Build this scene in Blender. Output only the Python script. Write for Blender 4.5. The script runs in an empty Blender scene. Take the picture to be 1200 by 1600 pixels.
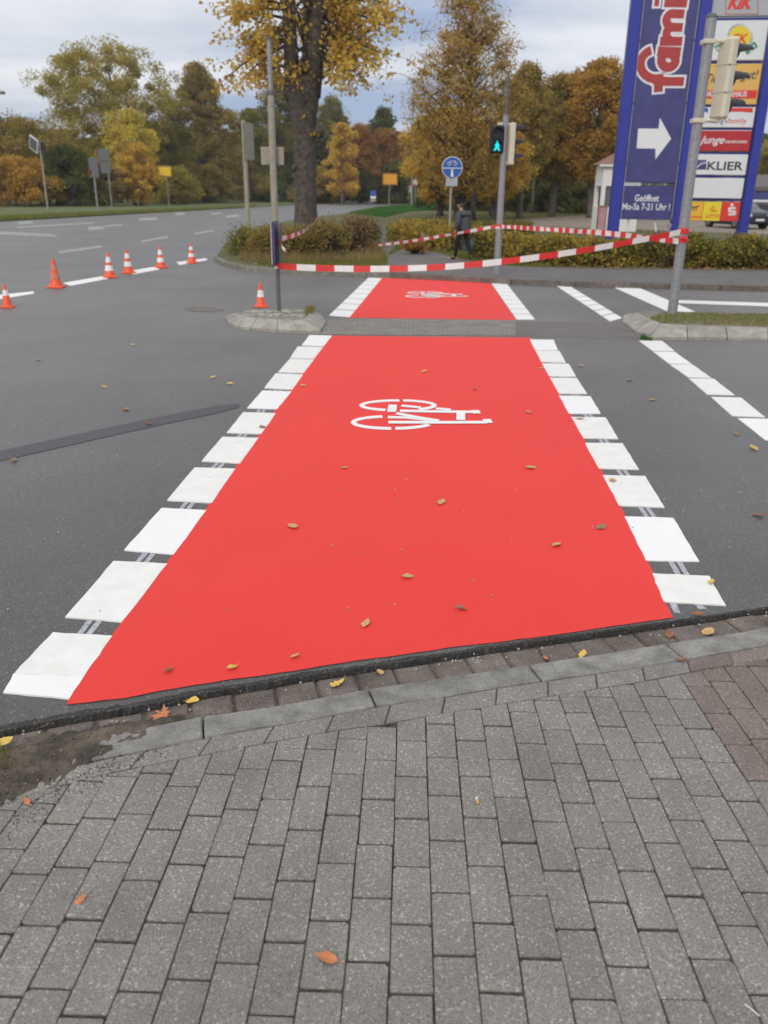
import bpy, bmesh, math, random
import numpy as np
from mathutils import Vector, Matrix, noise
random.seed(7); rng = np.random.default_rng(7)
S = bpy.context.scene
COL = S.collection
R = math.radians

# ------------------------------------------------------------------ camera
F = 1295.0                                  # focal length in pixels of the 1200x1600 picture
H = 1.743
PITCH = math.atan(500 / F)
ROLL = R(0.7)
cam_d = bpy.data.cameras.new('camera')
cam = bpy.data.objects.new('camera', cam_d); COL.objects.link(cam)
CM = Matrix.Rotation(math.pi / 2 - PITCH, 3, 'X') @ Matrix.Rotation(ROLL, 3, 'Z')
cam.matrix_world = Matrix.Translation((0, 0, H)) @ CM.to_4x4()
cam_d.sensor_fit = 'VERTICAL'; cam_d.sensor_height = 36; cam_d.sensor_width = 27
cam_d.lens = F / 1600 * 36
cam_d.clip_start = 0.05; cam_d.clip_end = 2500
cam_d.dof.use_dof = True; cam_d.dof.focus_distance = 3.6; cam_d.dof.aperture_fstop = 3.2
S.camera = cam

# ------------------------------------------------------------------ sky, sun, exposure
SUN_EL, SUN_AZ = R(38), R(200)              # high thin cloud, light from behind the camera
w = bpy.data.worlds.new('World'); S.world = w; w.use_nodes = True
nt = w.node_tree; nt.nodes.clear()
def N(t, **k):
    n = nt.nodes.new(t)
    for a, b in k.items(): setattr(n, a, b)
    return n
def L(a, b): nt.links.new(a, b)
def V(n, **k):
    for a, b in k.items(): n.inputs[a.replace('_', ' ')].default_value = b
    return n
tc = N('ShaderNodeTexCoord')
sky = N('ShaderNodeTexSky', sky_type='NISHITA', sun_disc=False, sun_elevation=SUN_EL, sun_rotation=SUN_AZ)
sep = N('ShaderNodeSeparateXYZ'); L(tc.outputs['Generated'], sep.inputs[0])
# cloud layer: direction projected on a high flat ceiling
mx = N('ShaderNodeMath', operation='MAXIMUM'); L(sep.outputs['Z'], mx.inputs[0]); mx.inputs[1].default_value = 0.0
ad = N('ShaderNodeMath', operation='ADD'); L(mx.outputs[0], ad.inputs[0]); ad.inputs[1].default_value = 0.26
dx = N('ShaderNodeMath', operation='DIVIDE'); L(sep.outputs['X'], dx.inputs[0]); L(ad.outputs[0], dx.inputs[1])
dy = N('ShaderNodeMath', operation='DIVIDE'); L(sep.outputs['Y'], dy.inputs[0]); L(ad.outputs[0], dy.inputs[1])
cb = N('ShaderNodeCombineXYZ'); L(dx.outputs[0], cb.inputs[0]); L(dy.outputs[0], cb.inputs[1])
n1 = V(N('ShaderNodeTexNoise'), Scale=1.5, Detail=7.0, Roughness=0.52, Distortion=0.35)
mp = N('ShaderNodeMapping'); mp.inputs['Location'].default_value = (12.1, 5.5, 0); mp.inputs['Scale'].default_value = (0.55, 1.15, 1)
L(cb.outputs[0], mp.inputs[0]); L(mp.outputs[0], n1.inputs['Vector'])
cr = N('ShaderNodeValToRGB'); L(n1.outputs['Fac'], cr.inputs[0])
e = cr.color_ramp.elements
e[0].position = 0.42; e[0].color = (3.3, 4.2, 6.1, 1)
e[1].position = 0.62; e[1].color = (8.3, 8.4, 8.7, 1)
m_ = cr.color_ramp.elements.new(0.49); m_.color = (5.7, 6.15, 7.1, 1)
# overcast sky grows brighter towards the zenith
zr = N('ShaderNodeValToRGB'); L(sep.outputs['Z'], zr.inputs[0]); ze = zr.color_ramp.elements
ze[0].position = 0.22; ze[0].color = (.5, .5, .5, 1); ze[1].position = 1.0; ze[1].color = (.93, .84, .72, 1)
z2 = N('ShaderNodeVectorMath', operation='SCALE'); L(zr.outputs[0], z2.inputs[0]); z2.inputs['Scale'].default_value = 2.0
mul = N('ShaderNodeVectorMath', operation='MULTIPLY'); L(cr.outputs[0], mul.inputs[0]); L(z2.outputs[0], mul.inputs[1])
mix = N('ShaderNodeMix', data_type='RGBA'); mix.inputs['Factor'].default_value = 0.9
L(sky.outputs[0], mix.inputs['A']); L(mul.outputs[0], mix.inputs['B'])
bg = N('ShaderNodeBackground'); bg.inputs['Strength'].default_value = 0.11
L(mix.outputs['Result'], bg.inputs['Color'])
wo = N('ShaderNodeOutputWorld'); L(bg.outputs[0], wo.inputs[0])
sd = bpy.data.lights.new('sun', 'SUN'); sd.energy = 1.45; sd.angle = R(28); sd.color = (1, .93, .83)
sun = bpy.data.objects.new('sun', sd); COL.objects.link(sun)
sdir = Vector((math.sin(SUN_AZ) * math.cos(SUN_EL), math.cos(SUN_AZ) * math.cos(SUN_EL), math.sin(SUN_EL)))
sun.rotation_euler = sdir.to_track_quat('Z', 'Y').to_euler()
S.view_settings.view_transform = 'Standard'; S.view_settings.look = 'None'
S.view_settings.exposure = 0.0; S.view_settings.gamma = 1.0; S.view_settings.use_curve_mapping = False
S.render.engine = 'CYCLES'
S.cycles.max_bounces = 6; S.cycles.diffuse_bounces = 3; S.cycles.transparent_max_bounces = 6
S.cycles.use_denoising = True

# ------------------------------------------------------------------ measuring: picture point -> place
def ray(px, py): return (CM @ Vector(((px - 600) / F, -(py - 800) / F, -1))).normalized()
def W(px, py, z=0.0):
    d = ray(px, py); t = (z - H) / d.z
    return Vector((d.x * t, d.y * t, z))
def atY(px, py, Y):
    d = ray(px, py); t = Y / d.y
    return Vector((d.x * t, Y, H + d.z * t))
def pz(Y): return min(.25, max(-.06, .1804 - .0682 * Y))     # near pavement falls towards its dropped kerb
def WP(px, py, off=0.0):
    p = W(px, py, 0)
    for _ in range(8): p = W(px, py, pz(p.y) + off)
    return p
EDGE_PX = [(-260, 1210), (-120, 1172), (0, 1142), (100, 1122), (200, 1106), (300, 1086), (483, 1055), (654, 1030), (750, 1014), (800, 1007), (900, 993), (1054, 971), (1200, 950), (1330, 931), (1500, 907)]
EDGE = [WP(*p) for p in EDGE_PX]
EX = np.array([p.x for p in EDGE]); EY = np.array([p.y for p in EDGE])
def edge_y(x):
    if x < EX[0]: return max(-3, EY[0] + (x - EX[0]) * .35)
    if x > EX[-1]: return EY[-1] + (x - EX[-1]) * .28
    return float(np.interp(x, EX, EY))
def road_z(x, y):
    ye = edge_y(x); t = (y - ye) / 1.5
    if t >= 1: return 0.0
    t = max(0, t); s = 1 - t * t * (3 - 2 * t)
    return pz(ye) * s
def WR(px, py, off=0.0):
    p = W(px, py, 0)
    for _ in range(8): p = W(px, py, road_z(p.x, p.y) + off)
    return p

# ------------------------------------------------------------------ materials
def new_mat(name):
    m = bpy.data.materials.new(name); m.use_nodes = True
    return m, m.node_tree, m.node_tree.nodes['Principled BSDF']
def hexc(c): return (c[0], c[1], c[2], 1)
def mat(name, col, rough=.6, metal=0.0, var=.12, scale=6, bump=0.0, bscale=60, spec=.4, col2=None, emit=None, estr=1.0, coords='Position'):
    """principled, with a soft two-scale colour variation, optional fine relief"""
    m, t, b = new_mat(name)
    b.inputs['Roughness'].default_value = rough; b.inputs['Metallic'].default_value = metal
    b.inputs['Specular IOR Level'].default_value = spec
    g = t.nodes.new('ShaderNodeNewGeometry')
    n = t.nodes.new('ShaderNodeTexNoise'); n.inputs['Scale'].default_value = scale; n.inputs['Detail'].default_value = 5; n.inputs['Roughness'].default_value = .65
    t.links.new(g.outputs['Position'], n.inputs['Vector'])
    r = t.nodes.new('ShaderNodeValToRGB'); t.links.new(n.outputs['Fac'], r.inputs[0])
    a = col2 if col2 else tuple(c * (1 - var) for c in col)
    bcol = tuple(min(1, c * (1 + var)) for c in col)
    r.color_ramp.elements[0].position = .33; r.color_ramp.elements[0].color = hexc(a)
    r.color_ramp.elements[1].position = .67; r.color_ramp.elements[1].color = hexc(bcol)
    t.links.new(r.outputs[0], b.inputs['Base Color'])
    if bump:
        n2 = t.nodes.new('ShaderNodeTexNoise'); n2.inputs['Scale'].default_value = bscale; n2.inputs['Detail'].default_value = 3
        t.links.new(g.outputs['Position'], n2.inputs['Vector'])
        bp = t.nodes.new('ShaderNodeBump'); bp.inputs['Strength'].default_value = bump; bp.inputs['Distance'].default_value = .004
        t.links.new(n2.outputs['Fac'], bp.inputs['Height']); t.links.new(bp.outputs[0], b.inputs['Normal'])
    if emit:
        b.inputs['Emission Color'].default_value = hexc(emit); b.inputs['Emission Strength'].default_value = estr
    return m
def stone_mat(name, base, speck=.5, fine=260, stain=2.2, stain_amt=.25, rnd=.12, bump=.5, rough=.85, tint=None, light_speck=1.9, spec=.3):
    """mineral surface: fine aggregate, light chips, slow stains, tone per piece"""
    m, t, b = new_mat(name); b.inputs['Roughness'].default_value = rough; b.inputs['Specular IOR Level'].default_value = spec
    nd, lk = t.nodes, t.links
    g = nd.new('ShaderNodeNewGeometry')
    n = nd.new('ShaderNodeTexNoise'); n.inputs['Scale'].default_value = fine; n.inputs['Detail'].default_value = 3; n.inputs['Roughness'].default_value = .6
    lk.new(g.outputs['Position'], n.inputs['Vector'])
    r = nd.new('ShaderNodeValToRGB'); lk.new(n.outputs['Fac'], r.inputs[0])
    el = r.color_ramp.elements
    el[0].position = .32; el[0].color = hexc([c * (1 - speck) for c in base])
    el[1].position = .66; el[1].color = hexc([min(1, c * (1 + speck * .75)) for c in base])
    x = el.new(.5); x.color = hexc(base)
    v = nd.new('ShaderNodeTexVoronoi'); v.inputs['Scale'].default_value = fine * .9
    lk.new(g.outputs['Position'], v.inputs['Vector'])
    vr = nd.new('ShaderNodeMapRange'); vr.inputs['From Min'].default_value = .90; vr.inputs['From Max'].default_value = .99
    sp = nd.new('ShaderNodeSeparateColor'); lk.new(v.outputs['Color'], sp.inputs[0]); lk.new(sp.outputs[0], vr.inputs['Value'])
    mx = nd.new('ShaderNodeMix'); mx.data_type = 'RGBA'; lk.new(vr.outputs[0], mx.inputs['Factor']); lk.new(r.outputs[0], mx.inputs['A'])
    mx.inputs['B'].default_value = hexc([min(1, c * light_speck) for c in base])
    n3 = nd.new('ShaderNodeTexNoise'); n3.inputs['Scale'].default_value = stain; n3.inputs['Detail'].default_value = 6; n3.inputs['Roughness'].default_value = .6
    lk.new(g.outputs['Position'], n3.inputs['Vector'])
    mr = nd.new('ShaderNodeMapRange'); mr.inputs['From Min'].default_value = .3; mr.inputs['From Max'].default_value = .7
    mr.inputs['To Min'].default_value = 1 - stain_amt; mr.inputs['To Max'].default_value = 1 + stain_amt * .6
    lk.new(n3.outputs['Fac'], mr.inputs['Value'])
    oi = nd.new('ShaderNodeObjectInfo'); om = nd.new('ShaderNodeMapRange')
    om.inputs['To Min'].default_value = 1 - rnd; om.inputs['To Max'].default_value = 1 + rnd; lk.new(oi.outputs['Random'], om.inputs['Value'])
    mm = nd.new('ShaderNodeMath'); mm.operation = 'MULTIPLY'; lk.new(mr.outputs[0], mm.inputs[0]); lk.new(om.outputs[0], mm.inputs[1])
    vs = nd.new('ShaderNodeVectorMath'); vs.operation = 'SCALE'; lk.new(mx.outputs['Result'], vs.inputs[0]); lk.new(mm.outputs[0], vs.inputs['Scale'])
    lk.new(vs.outputs[0], b.inputs['Base Color'])
    bp = nd.new('ShaderNodeBump'); bp.inputs['Strength'].default_value = bump; bp.inputs['Distance'].default_value = .003
    lk.new(n.outputs['Fac'], bp.inputs['Height']); lk.new(bp.outputs[0], b.inputs['Normal'])
    return m
def leaf_mat(name, cols, trans=.35):
    m = bpy.data.materials.new(name); m.use_nodes = True; t = m.node_tree; t.nodes.clear()
    g = t.nodes.new('ShaderNodeNewGeometry')
    r = t.nodes.new('ShaderNodeValToRGB')
    n = t.nodes.new('ShaderNodeTexNoise'); n.inputs['Scale'].default_value = .55; n.inputs['Detail'].default_value = 3
    t.links.new(g.outputs['Position'], n.inputs['Vector'])
    ma = t.nodes.new('ShaderNodeMath'); ma.operation = 'MULTIPLY_ADD'; ma.inputs[1].default_value = .45
    mb_ = t.nodes.new('ShaderNodeMapRange'); mb_.inputs['From Min'].default_value = .3; mb_.inputs['From Max'].default_value = .7; mb_.inputs['To Max'].default_value = .55
    t.links.new(n.outputs['Fac'], mb_.inputs['Value'])
    t.links.new(g.outputs['Random Per Island'], ma.inputs[0]); t.links.new(mb_.outputs[0], ma.inputs[2])
    t.links.new(ma.outputs[0], r.inputs[0])
    el = r.color_ramp.elements
    while len(el) < len(cols): el.new(.5)
    for i, c in enumerate(cols): el[i].position = i / (len(cols) - 1); el[i].color = hexc(c)
    d = t.nodes.new('ShaderNodeBsdfDiffuse'); tr = t.nodes.new('ShaderNodeBsdfTranslucent'); ms = t.nodes.new('ShaderNodeMixShader')
    ms.inputs[0].default_value = trans
    t.links.new(r.outputs[0], d.inputs[0]); t.links.new(r.outputs[0], tr.inputs[0])
    t.links.new(d.outputs[0], ms.inputs[1]); t.links.new(tr.outputs[0], ms.inputs[2])
    o = t.nodes.new('ShaderNodeOutputMaterial'); t.links.new(ms.outputs[0], o.inputs[0])
    return m

M = {}
M['paver'] = stone_mat('grey_concrete_paver', (.228, .218, .197), speck=.5, fine=230, stain=3.4, stain_amt=.2, rnd=.075)
M['paver_brown'] = stone_mat('brownish_paver', (.20, .17, .15), speck=.5, fine=260, stain=5, stain_amt=.2, rnd=.14)
M['joint'] = mat('joint_sand', (.062, .056, .044), rough=1, var=.6, scale=26, bump=.6, bscale=300)
M['kerb'] = stone_mat('granite_kerb', (.245, .24, .222), speck=.35, fine=230, stain=9, stain_amt=.42, rnd=.06, bump=.3, light_speck=1.4)
M['gutter'] = stone_mat('gutter_stone', (.155, .132, .115), speck=.4, fine=220, stain=7, stain_amt=.4, rnd=.12, bump=.6)
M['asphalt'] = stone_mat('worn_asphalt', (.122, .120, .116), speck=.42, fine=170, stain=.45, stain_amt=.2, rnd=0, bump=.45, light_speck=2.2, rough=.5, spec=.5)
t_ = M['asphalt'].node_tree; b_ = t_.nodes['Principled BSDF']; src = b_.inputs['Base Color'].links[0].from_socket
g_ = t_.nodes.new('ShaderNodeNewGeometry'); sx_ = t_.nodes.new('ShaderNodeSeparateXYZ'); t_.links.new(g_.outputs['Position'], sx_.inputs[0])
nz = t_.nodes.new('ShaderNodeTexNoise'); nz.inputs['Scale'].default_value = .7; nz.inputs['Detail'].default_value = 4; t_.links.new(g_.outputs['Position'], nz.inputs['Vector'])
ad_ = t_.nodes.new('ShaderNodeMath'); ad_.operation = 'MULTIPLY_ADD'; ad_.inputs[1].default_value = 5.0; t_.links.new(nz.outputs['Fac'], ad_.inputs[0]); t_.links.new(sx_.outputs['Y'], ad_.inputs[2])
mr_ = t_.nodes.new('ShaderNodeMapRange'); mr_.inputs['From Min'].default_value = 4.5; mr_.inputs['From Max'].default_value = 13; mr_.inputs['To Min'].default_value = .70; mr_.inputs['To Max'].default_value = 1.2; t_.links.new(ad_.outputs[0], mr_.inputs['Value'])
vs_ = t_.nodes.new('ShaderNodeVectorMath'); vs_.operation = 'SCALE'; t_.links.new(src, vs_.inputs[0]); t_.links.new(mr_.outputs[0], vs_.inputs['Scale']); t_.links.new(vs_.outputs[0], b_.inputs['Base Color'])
M['asphalt_dark'] = stone_mat('dark_asphalt_edge', (.05, .048, .045), speck=.55, fine=190, stain=6, stain_amt=.3, rnd=0, bump=1.0, light_speck=3)
M['asphalt_far'] = stone_mat('path_asphalt', (.15, .145, .14), speck=.25, fine=160, stain=1.2, stain_amt=.2, rnd=.05, bump=.4)
M['seam'] = mat('bitumen_seam', (.068, .068, .076), rough=.55, var=.2, scale=30, bump=.2, bscale=200)
M['red'] = mat('red_lane_coating', (.81, .052, .042), rough=.62, var=.012, scale=1.1, bump=.75, bscale=330, spec=.3, col2=(.79, .048, .039))
M['white'] = mat('fresh_white_marking', (.82, .82, .79), rough=.5, var=.03, scale=9, bump=.35, bscale=160, spec=.4, col2=(.76, .76, .72))
M['white_new'] = mat('brightest_white_marking', (.85, .85, .84), rough=.5, var=.02, scale=9, bump=.35, bscale=160)
M['old_white'] = mat('faded_white_marking', (.36, .36, .35), rough=.8, var=.2, scale=5, col2=(.2, .2, .2))
M['primer'] = mat('grey_primer_streak', (.42, .43, .47), rough=.7, var=.3, scale=60, col2=(.24, .25, .27))
M['concrete'] = stone_mat('island_concrete', (.34, .325, .285), speck=.25, fine=90, stain=6, stain_amt=.3, rnd=.1, bump=.5, light_speck=1.3)
M['concrete_dark'] = stone_mat('mossy_concrete', (.22, .215, .175), speck=.35, fine=60, stain=8, stain_amt=.4, rnd=.1, bump=.7, light_speck=1.4)
M['dirt'] = mat('dirt', (.115, .096, .072), rough=1, var=.35, scale=9, bump=1, bscale=150, col2=(.042, .037, .032))
M['grass_ground'] = mat('grassy_ground', (.085, .10, .032), rough=1, var=.3, scale=2.5, bump=1, bscale=20, col2=(.11, .085, .04))
M['far_grass'] = mat('verge_grass', (.095, .125, .04), rough=1, var=.3, scale=.7, bump=1, bscale=9, col2=(.09, .10, .04))
M['grass'] = leaf_mat('grass_blades', [(.10, .13, .035), (.17, .20, .05), (.26, .24, .07), (.32, .24, .09)], .3)
M['grass_bright'] = leaf_mat('fresh_grass_blades', [(.04, .12, .03), (.07, .19, .05), (.12, .2, .05)], .3)
M['steel'] = mat('galvanised_steel', (.30, .31, .32), rough=.5, metal=.35, var=.15, scale=18, bump=.1, bscale=90)
M['steel_dark'] = mat('dull_grey_steel', (.14, .145, .15), rough=.55, metal=.3, var=.2, scale=14)
M['pole_tan'] = mat('weathered_sign_back', (.33, .30, .24), rough=.7, var=.12, scale=6)
M['cream'] = mat('cream_plastic_housing', (.62, .58, .45), rough=.45, var=.06, scale=5, spec=.5)
M['black'] = mat('black_plastic', (.018, .018, .02), rough=.45, var=.2, scale=9)
M['green_lit'] = mat('lit_green_lens', (.0, .3, .25), emit=(.0, .80, .88), estr=1.0)
M['red_off'] = mat('unlit_red_lens', (.05, .006, .006), rough=.25)
M['orange'] = mat('orange_cone_plastic', (.78, .105, .035), rough=.45, var=.08, scale=12)
M['band'] = mat('white_reflective_band', (.82, .80, .78), rough=.4, var=.06, scale=14)
M['band_dirty'] = mat('worn_reflective_band', (.62, .22, .16), rough=.5, var=.25, scale=30)
M['tape_red'] = mat('red_barrier_tape', (.68, .04, .035), rough=.4, var=.1, scale=12)
M['tape_white'] = mat('white_barrier_tape', (.78, .76, .74), rough=.4, var=.06, scale=12)
M['blue'] = mat('blue_sign_panel', (.062, .062, .20), rough=.35, var=.14, scale=2.5)
M['blue_leg'] = mat('blue_painted_column', (.035, .045, .32), rough=.35, var=.1, scale=1.5)
M['sign_blue'] = mat('traffic_sign_blue', (.03, .11, .42), rough=.4, var=.06, scale=4)
M['panel_white'] = mat('white_sign_panel', (.74, .75, .76), rough=.35, var=.03, scale=2)
M['panel_grey'] = mat('grey_sign_panel', (.40, .42, .44), rough=.4, var=.05, scale=2)
M['panel_red'] = mat('red_sign_panel', (.46, .03, .04), rough=.4, var=.06, scale=2)
M['panel_yellow'] = mat('yellow_sign_panel', (.75, .46, .12), rough=.4, var=.05, scale=2)
M['lemon'] = mat('lemon_sign_panel', (.80, .62, .04), rough=.4, var=.03, scale=2)
M['amber'] = mat('amber_sign_panel', (.80, .45, .05), rough=.4, var=.03, scale=2)
M['letter_red'] = mat('red_lettering', (.42, .05, .05), rough=.4, var=.05, scale=3)
M['bright_red'] = mat('bright_red_print', (.70, .05, .04), rough=.4, var=.03, scale=3)
M['letter_white'] = mat('white_lettering', (.78, .78, .80), rough=.4, var=.02, scale=3)
M['letter_dark'] = mat('dark_lettering', (.04, .04, .05), rough=.4, var=.05, scale=3)
M['green_print'] = mat('green_print', (.03, .25, .10), rough=.4, var=.05, scale=3)
M['sign_yellow'] = mat('yellow_road_sign', (.78, .50, .03), rough=.5, var=.04, scale=3)
M['sign_orange'] = mat('orange_road_sign', (.72, .33, .03), rough=.5, var=.06, scale=3)
M['wall_white'] = mat('white_render', (.78, .77, .74), rough=.8, var=.05, scale=2)
M['roof_brown'] = mat('brown_roof_tile', (.24, .13, .10), rough=.8, var=.25, scale=6)
M['roof_grey'] = mat('grey_roof', (.13, .12, .11), rough=.8, var=.15, scale=2)
M['glass'] = mat('window_glass', (.10, .115, .12), rough=.12, var=.2, scale=1, spec=.7)
M['carpaint'] = mat('dark_blue_grey_paint', (.035, .045, .06), rough=.22, metal=.4, var=.05, scale=2, spec=.6)
M['tyre'] = mat('tyre_rubber', (.02, .02, .02), rough=.8, var=.2, scale=20)
M['rim'] = mat('alloy', (.4, .41, .42), rough=.3, metal=.8, var=.1, scale=20)
M['lamp_glass'] = mat('headlamp_glass', (.55, .57, .6), rough=.1, var=.1, scale=10, spec=.8)
M['bark'] = mat('grey_brown_bark', (.105, .085, .07), rough=1, var=.35, scale=7, bump=1, bscale=14, col2=(.04, .034, .03))
M['bark_dark'] = mat('dark_bark', (.05, .042, .033), rough=1, var=.3, scale=4, bump=1, bscale=20)
M['bark_far'] = mat('grey_bark', (.12, .105, .085), rough=1, var=.3, scale=4)
M['wood'] = mat('weathered_wood_post', (.28, .21, .13), rough=.9, var=.2, scale=12)
M['butt_paper'] = mat('cigarette_paper', (.75, .72, .66), rough=.8, var=.05, scale=200)
M['butt_filter'] = mat('cigarette_filter', (.62, .36, .13), rough=.8, var=.1, scale=300)
def stump(*c): return [tuple(x) for x in c]
LM = {
 'gold': leaf_mat('golden_leaves', [(0.201, 0.120, 0.033), (0.517, 0.307, 0.061), (0.749, 0.482, 0.094), (0.749, 0.589, 0.131), (0.718, 0.388, 0.075)], .45),
 'amber': leaf_mat('amber_leaves', [(0.178, 0.112, 0.030), (0.385, 0.236, 0.052), (0.577, 0.337, 0.069), (0.688, 0.413, 0.086)], 0.4),
 'olive': leaf_mat('olive_gold_leaves', [(0.144, 0.132, 0.042), (0.324, 0.284, 0.072), (0.528, 0.428, 0.096), (0.660, 0.479, 0.108)], .45),
 'dusty': leaf_mat('dusty_gold_leaves', [(0.182, 0.128, 0.048), (0.390, 0.262, 0.078), (0.598, 0.397, 0.108), (0.702, 0.461, 0.120)], .4),
 'brown': leaf_mat('brown_leaves', [(0.120, 0.101, 0.036), (0.264, 0.208, 0.060), (0.408, 0.302, 0.078), (0.528, 0.353, 0.090)], .4),
 'yellow': leaf_mat('yellow_leaves', [(0.313, 0.241, 0.051), (0.667, 0.521, 0.093), (0.749, 0.698, 0.127)], .4),
 'green': leaf_mat('dark_green_leaves', [(0.062, 0.077, 0.024), (0.117, 0.129, 0.036), (0.192, 0.179, 0.047)], 0.25),
 'mid': leaf_mat('mid_green_leaves', [(0.115, 0.120, 0.032), (0.215, 0.210, 0.052), (0.358, 0.295, 0.066)], 0.35),
 'pine': leaf_mat('blue_green_needles', [(0.053, 0.088, 0.046), (0.094, 0.146, 0.073), (0.137, 0.195, 0.090)], .15),
 'rust': leaf_mat('rust_orange_leaves', [(0.167, 0.089, 0.027), (0.359, 0.190, 0.051), (0.526, 0.278, 0.070)], 0.4),
 'hedge': leaf_mat('yellowing_hedge_leaves', [(.07, .085, .028), (.19, .18, .045), (.40, .31, .065), (.54, .38, .085), (.28, .17, .05)], .4),
 'twiggy': leaf_mat('dull_shrub_leaves', [(0.155, 0.112, 0.047), (0.263, 0.190, 0.070), (0.311, 0.245, 0.070), (0.383, 0.245, 0.078)], 0.3),
 'grey': leaf_mat('bare_twig_tips', [(0.167, 0.112, 0.067), (0.287, 0.190, 0.101), (0.311, 0.211, 0.086)], 0.3),
}
LEAFM = [mat('dry_leaf_tan', (.52, .33, .14), rough=.7, var=.2, scale=60), mat('dry_leaf_brown', (.27, .12, .05), rough=.7, var=.3, scale=60),
         mat('dry_leaf_yellow', (.66, .46, .10), rough=.6, var=.15, scale=60), mat('dry_leaf_rust', (.50, .19, .08), rough=.7, var=.2, scale=50),
         mat('dry_leaf_dull', (.26, .17, .10), rough=.7, var=.2, scale=60)]

# ------------------------------------------------------------------ mesh building
class MB:
    def __init__(s): s.v = []; s.f = []; s.m = []
    def poly(s, pts, mi=0):
        b = len(s.v); s.v += [tuple(p) for p in pts]; s.f.append(tuple(range(b, b + len(pts)))); s.m.append(mi)
    def grid(s, rows, mi=0):
        b = len(s.v); n = len(rows[0])
        for r in rows: s.v += [tuple(p) for p in r]
        for i in range(len(rows) - 1):
            for j in range(n - 1):
                a = b + i * n + j; s.f.append((a, a + 1, a + n + 1, a + n)); s.m.append(mi)
    def prism(s, pts, down, mi=0, ch=0.0, drop=0.0):
        """top polygon pts (ccw from above), walls going down by `down`, chamfer ch"""
        c = sum((Vector(p) for p in pts), Vector()) / len(pts); n = len(pts); b = len(s.v)
        if ch:
            top = [Vector(p) + (c - Vector(p)).normalized() * ch * 1.3 for p in pts]
            s.v += [tuple(p) for p in top]; s.v += [(p[0], p[1], p[2] - (drop or ch)) for p in pts]
            s.v += [(p[0], p[1], p[2] - down) for p in pts]; k = 3
        else:
            s.v += [tuple(p) for p in pts]; s.v += [(p[0], p[1], p[2] - down) for p in pts]; k = 2
        s.f.append(tuple(range(b, b + n))); s.m.append(mi)
        for r in range(k - 1):
            for i in range(n):
                j = (i + 1) % n; a = b + r * n
                s.f.append((a + i, a + n + i, a + n + j, a + j)); s.m.append(mi)
    def box(s, c, sz, mi=0, rz=0.0, bev=0.0, rot=None):
        hx, hy, hz = sz[0] / 2, sz[1] / 2, sz[2] / 2
        Rm = rot if rot else Matrix.Rotation(rz, 3, 'Z'); c = Vector(c)
        if bev:
            q = bev; pts = []
            ring = [(-hx, -hy + q), (-hx + q, -hy), (hx - q, -hy), (hx, -hy + q), (hx, hy - q), (hx - q, hy), (-hx + q, hy), (-hx, hy - q)]
            rin = [(max(-hx + q, min(hx - q, x)), max(-hy + q, min(hy - q, y))) for x, y in ring]
            lv = [(rin, -hz), (ring, -hz + q), (ring, hz - q), (rin, hz)]
            b = len(s.v)
            for rg, z in lv: s.v += [tuple(c + Rm @ Vector((x, y, z))) for x, y in rg]
            for k in range(3):
                for i in range(8):
                    j = (i + 1) % 8; s.f.append((b + k * 8 + i, b + k * 8 + j, b + k * 8 + 8 + j, b + k * 8 + 8 + i)); s.m.append(mi)
            s.f.append(tuple(b + i for i in range(7, -1, -1))); s.m.append(mi); s.f.append(tuple(b + 24 + i for i in range(8))); s.m.append(mi)
            return
        b = len(s.v)
        for z in (-hz, hz):
            for x, y in ((-hx, -hy), (hx, -hy), (hx, hy), (-hx, hy)): s.v.append(tuple(c + Rm @ Vector((x, y, z))))
        for q in ((3, 2, 1, 0), (4, 5, 6, 7), (0, 1, 5, 4), (1, 2, 6, 5), (2, 3, 7, 6), (3, 0, 4, 7)): s.f.append(tuple(b + i for i in q)); s.m.append(mi)
    def tube(s, pts, rad, seg=8, mi=0, cap=True):
        pts = [Vector(p) for p in pts]
        if not hasattr(rad, '__len__'): rad = [rad] * len(pts)
        b = len(s.v); up = None
        for i, p in enumerate(pts):
            d = (pts[min(i + 1, len(pts) - 1)] - pts[max(i - 1, 0)])
            d = d.normalized() if d.length > 1e-9 else Vector((0, 0, 1))
            a = Vector((1, 0, 0)) if up is None else up
            if abs(a.dot(d)) > .95: a = Vector((0, 1, 0))
            u = (a - d * a.dot(d)).normalized(); vv = d.cross(u); up = u
            for k in range(seg):
                t = 2 * math.pi * k / seg; s.v.append(tuple(p + (u * math.cos(t) + vv * math.sin(t)) * rad[i]))
        for i in range(len(pts) - 1):
            for k in range(seg):
                a = b + i * seg + k; c = b + i * seg + (k + 1) % seg
                s.f.append((a, c, c + seg, a + seg)); s.m.append(mi)
        if cap:
            s.f.append(tuple(b + k for k in range(seg - 1, -1, -1))); s.m.append(mi)
            e_ = b + (len(pts) - 1) * seg; s.f.append(tuple(e_ + k for k in range(seg))); s.m.append(mi)
    def disc(s, c, n, r, th, seg=28, mi=0):
        n = Vector(n).normalized(); c = Vector(c); s.tube([c - n * th / 2, c + n * th / 2], r, seg, mi)
    def build(s, name, mats, parent=None, smooth=False, loc=None, world=False):
        me = bpy.data.meshes.new(name); me.from_pydata(s.v, [], s.f)
        mats = mats if isinstance(mats, (list, tuple)) else [mats]
        for m in mats: me.materials.append(m)
        if len(mats) > 1: me.polygons.foreach_set('material_index', s.m)
        if smooth: me.polygons.foreach_set('use_smooth', [True] * len(s.f))
        me.update()
        return link(name, me, parent)
def link(name, me, parent=None, loc=(0, 0, 0)):
    o = bpy.data.objects.new(name, me); COL.objects.link(o); o.location = loc
    if parent is not None: o.parent = parent
    return o
def tag(o, label=None, cat=None, group=None, kind=None):
    if label: o['label'] = label
    if cat: o['category'] = cat
    if group: o['group'] = group
    if kind: o['kind'] = kind
    return o
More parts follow.
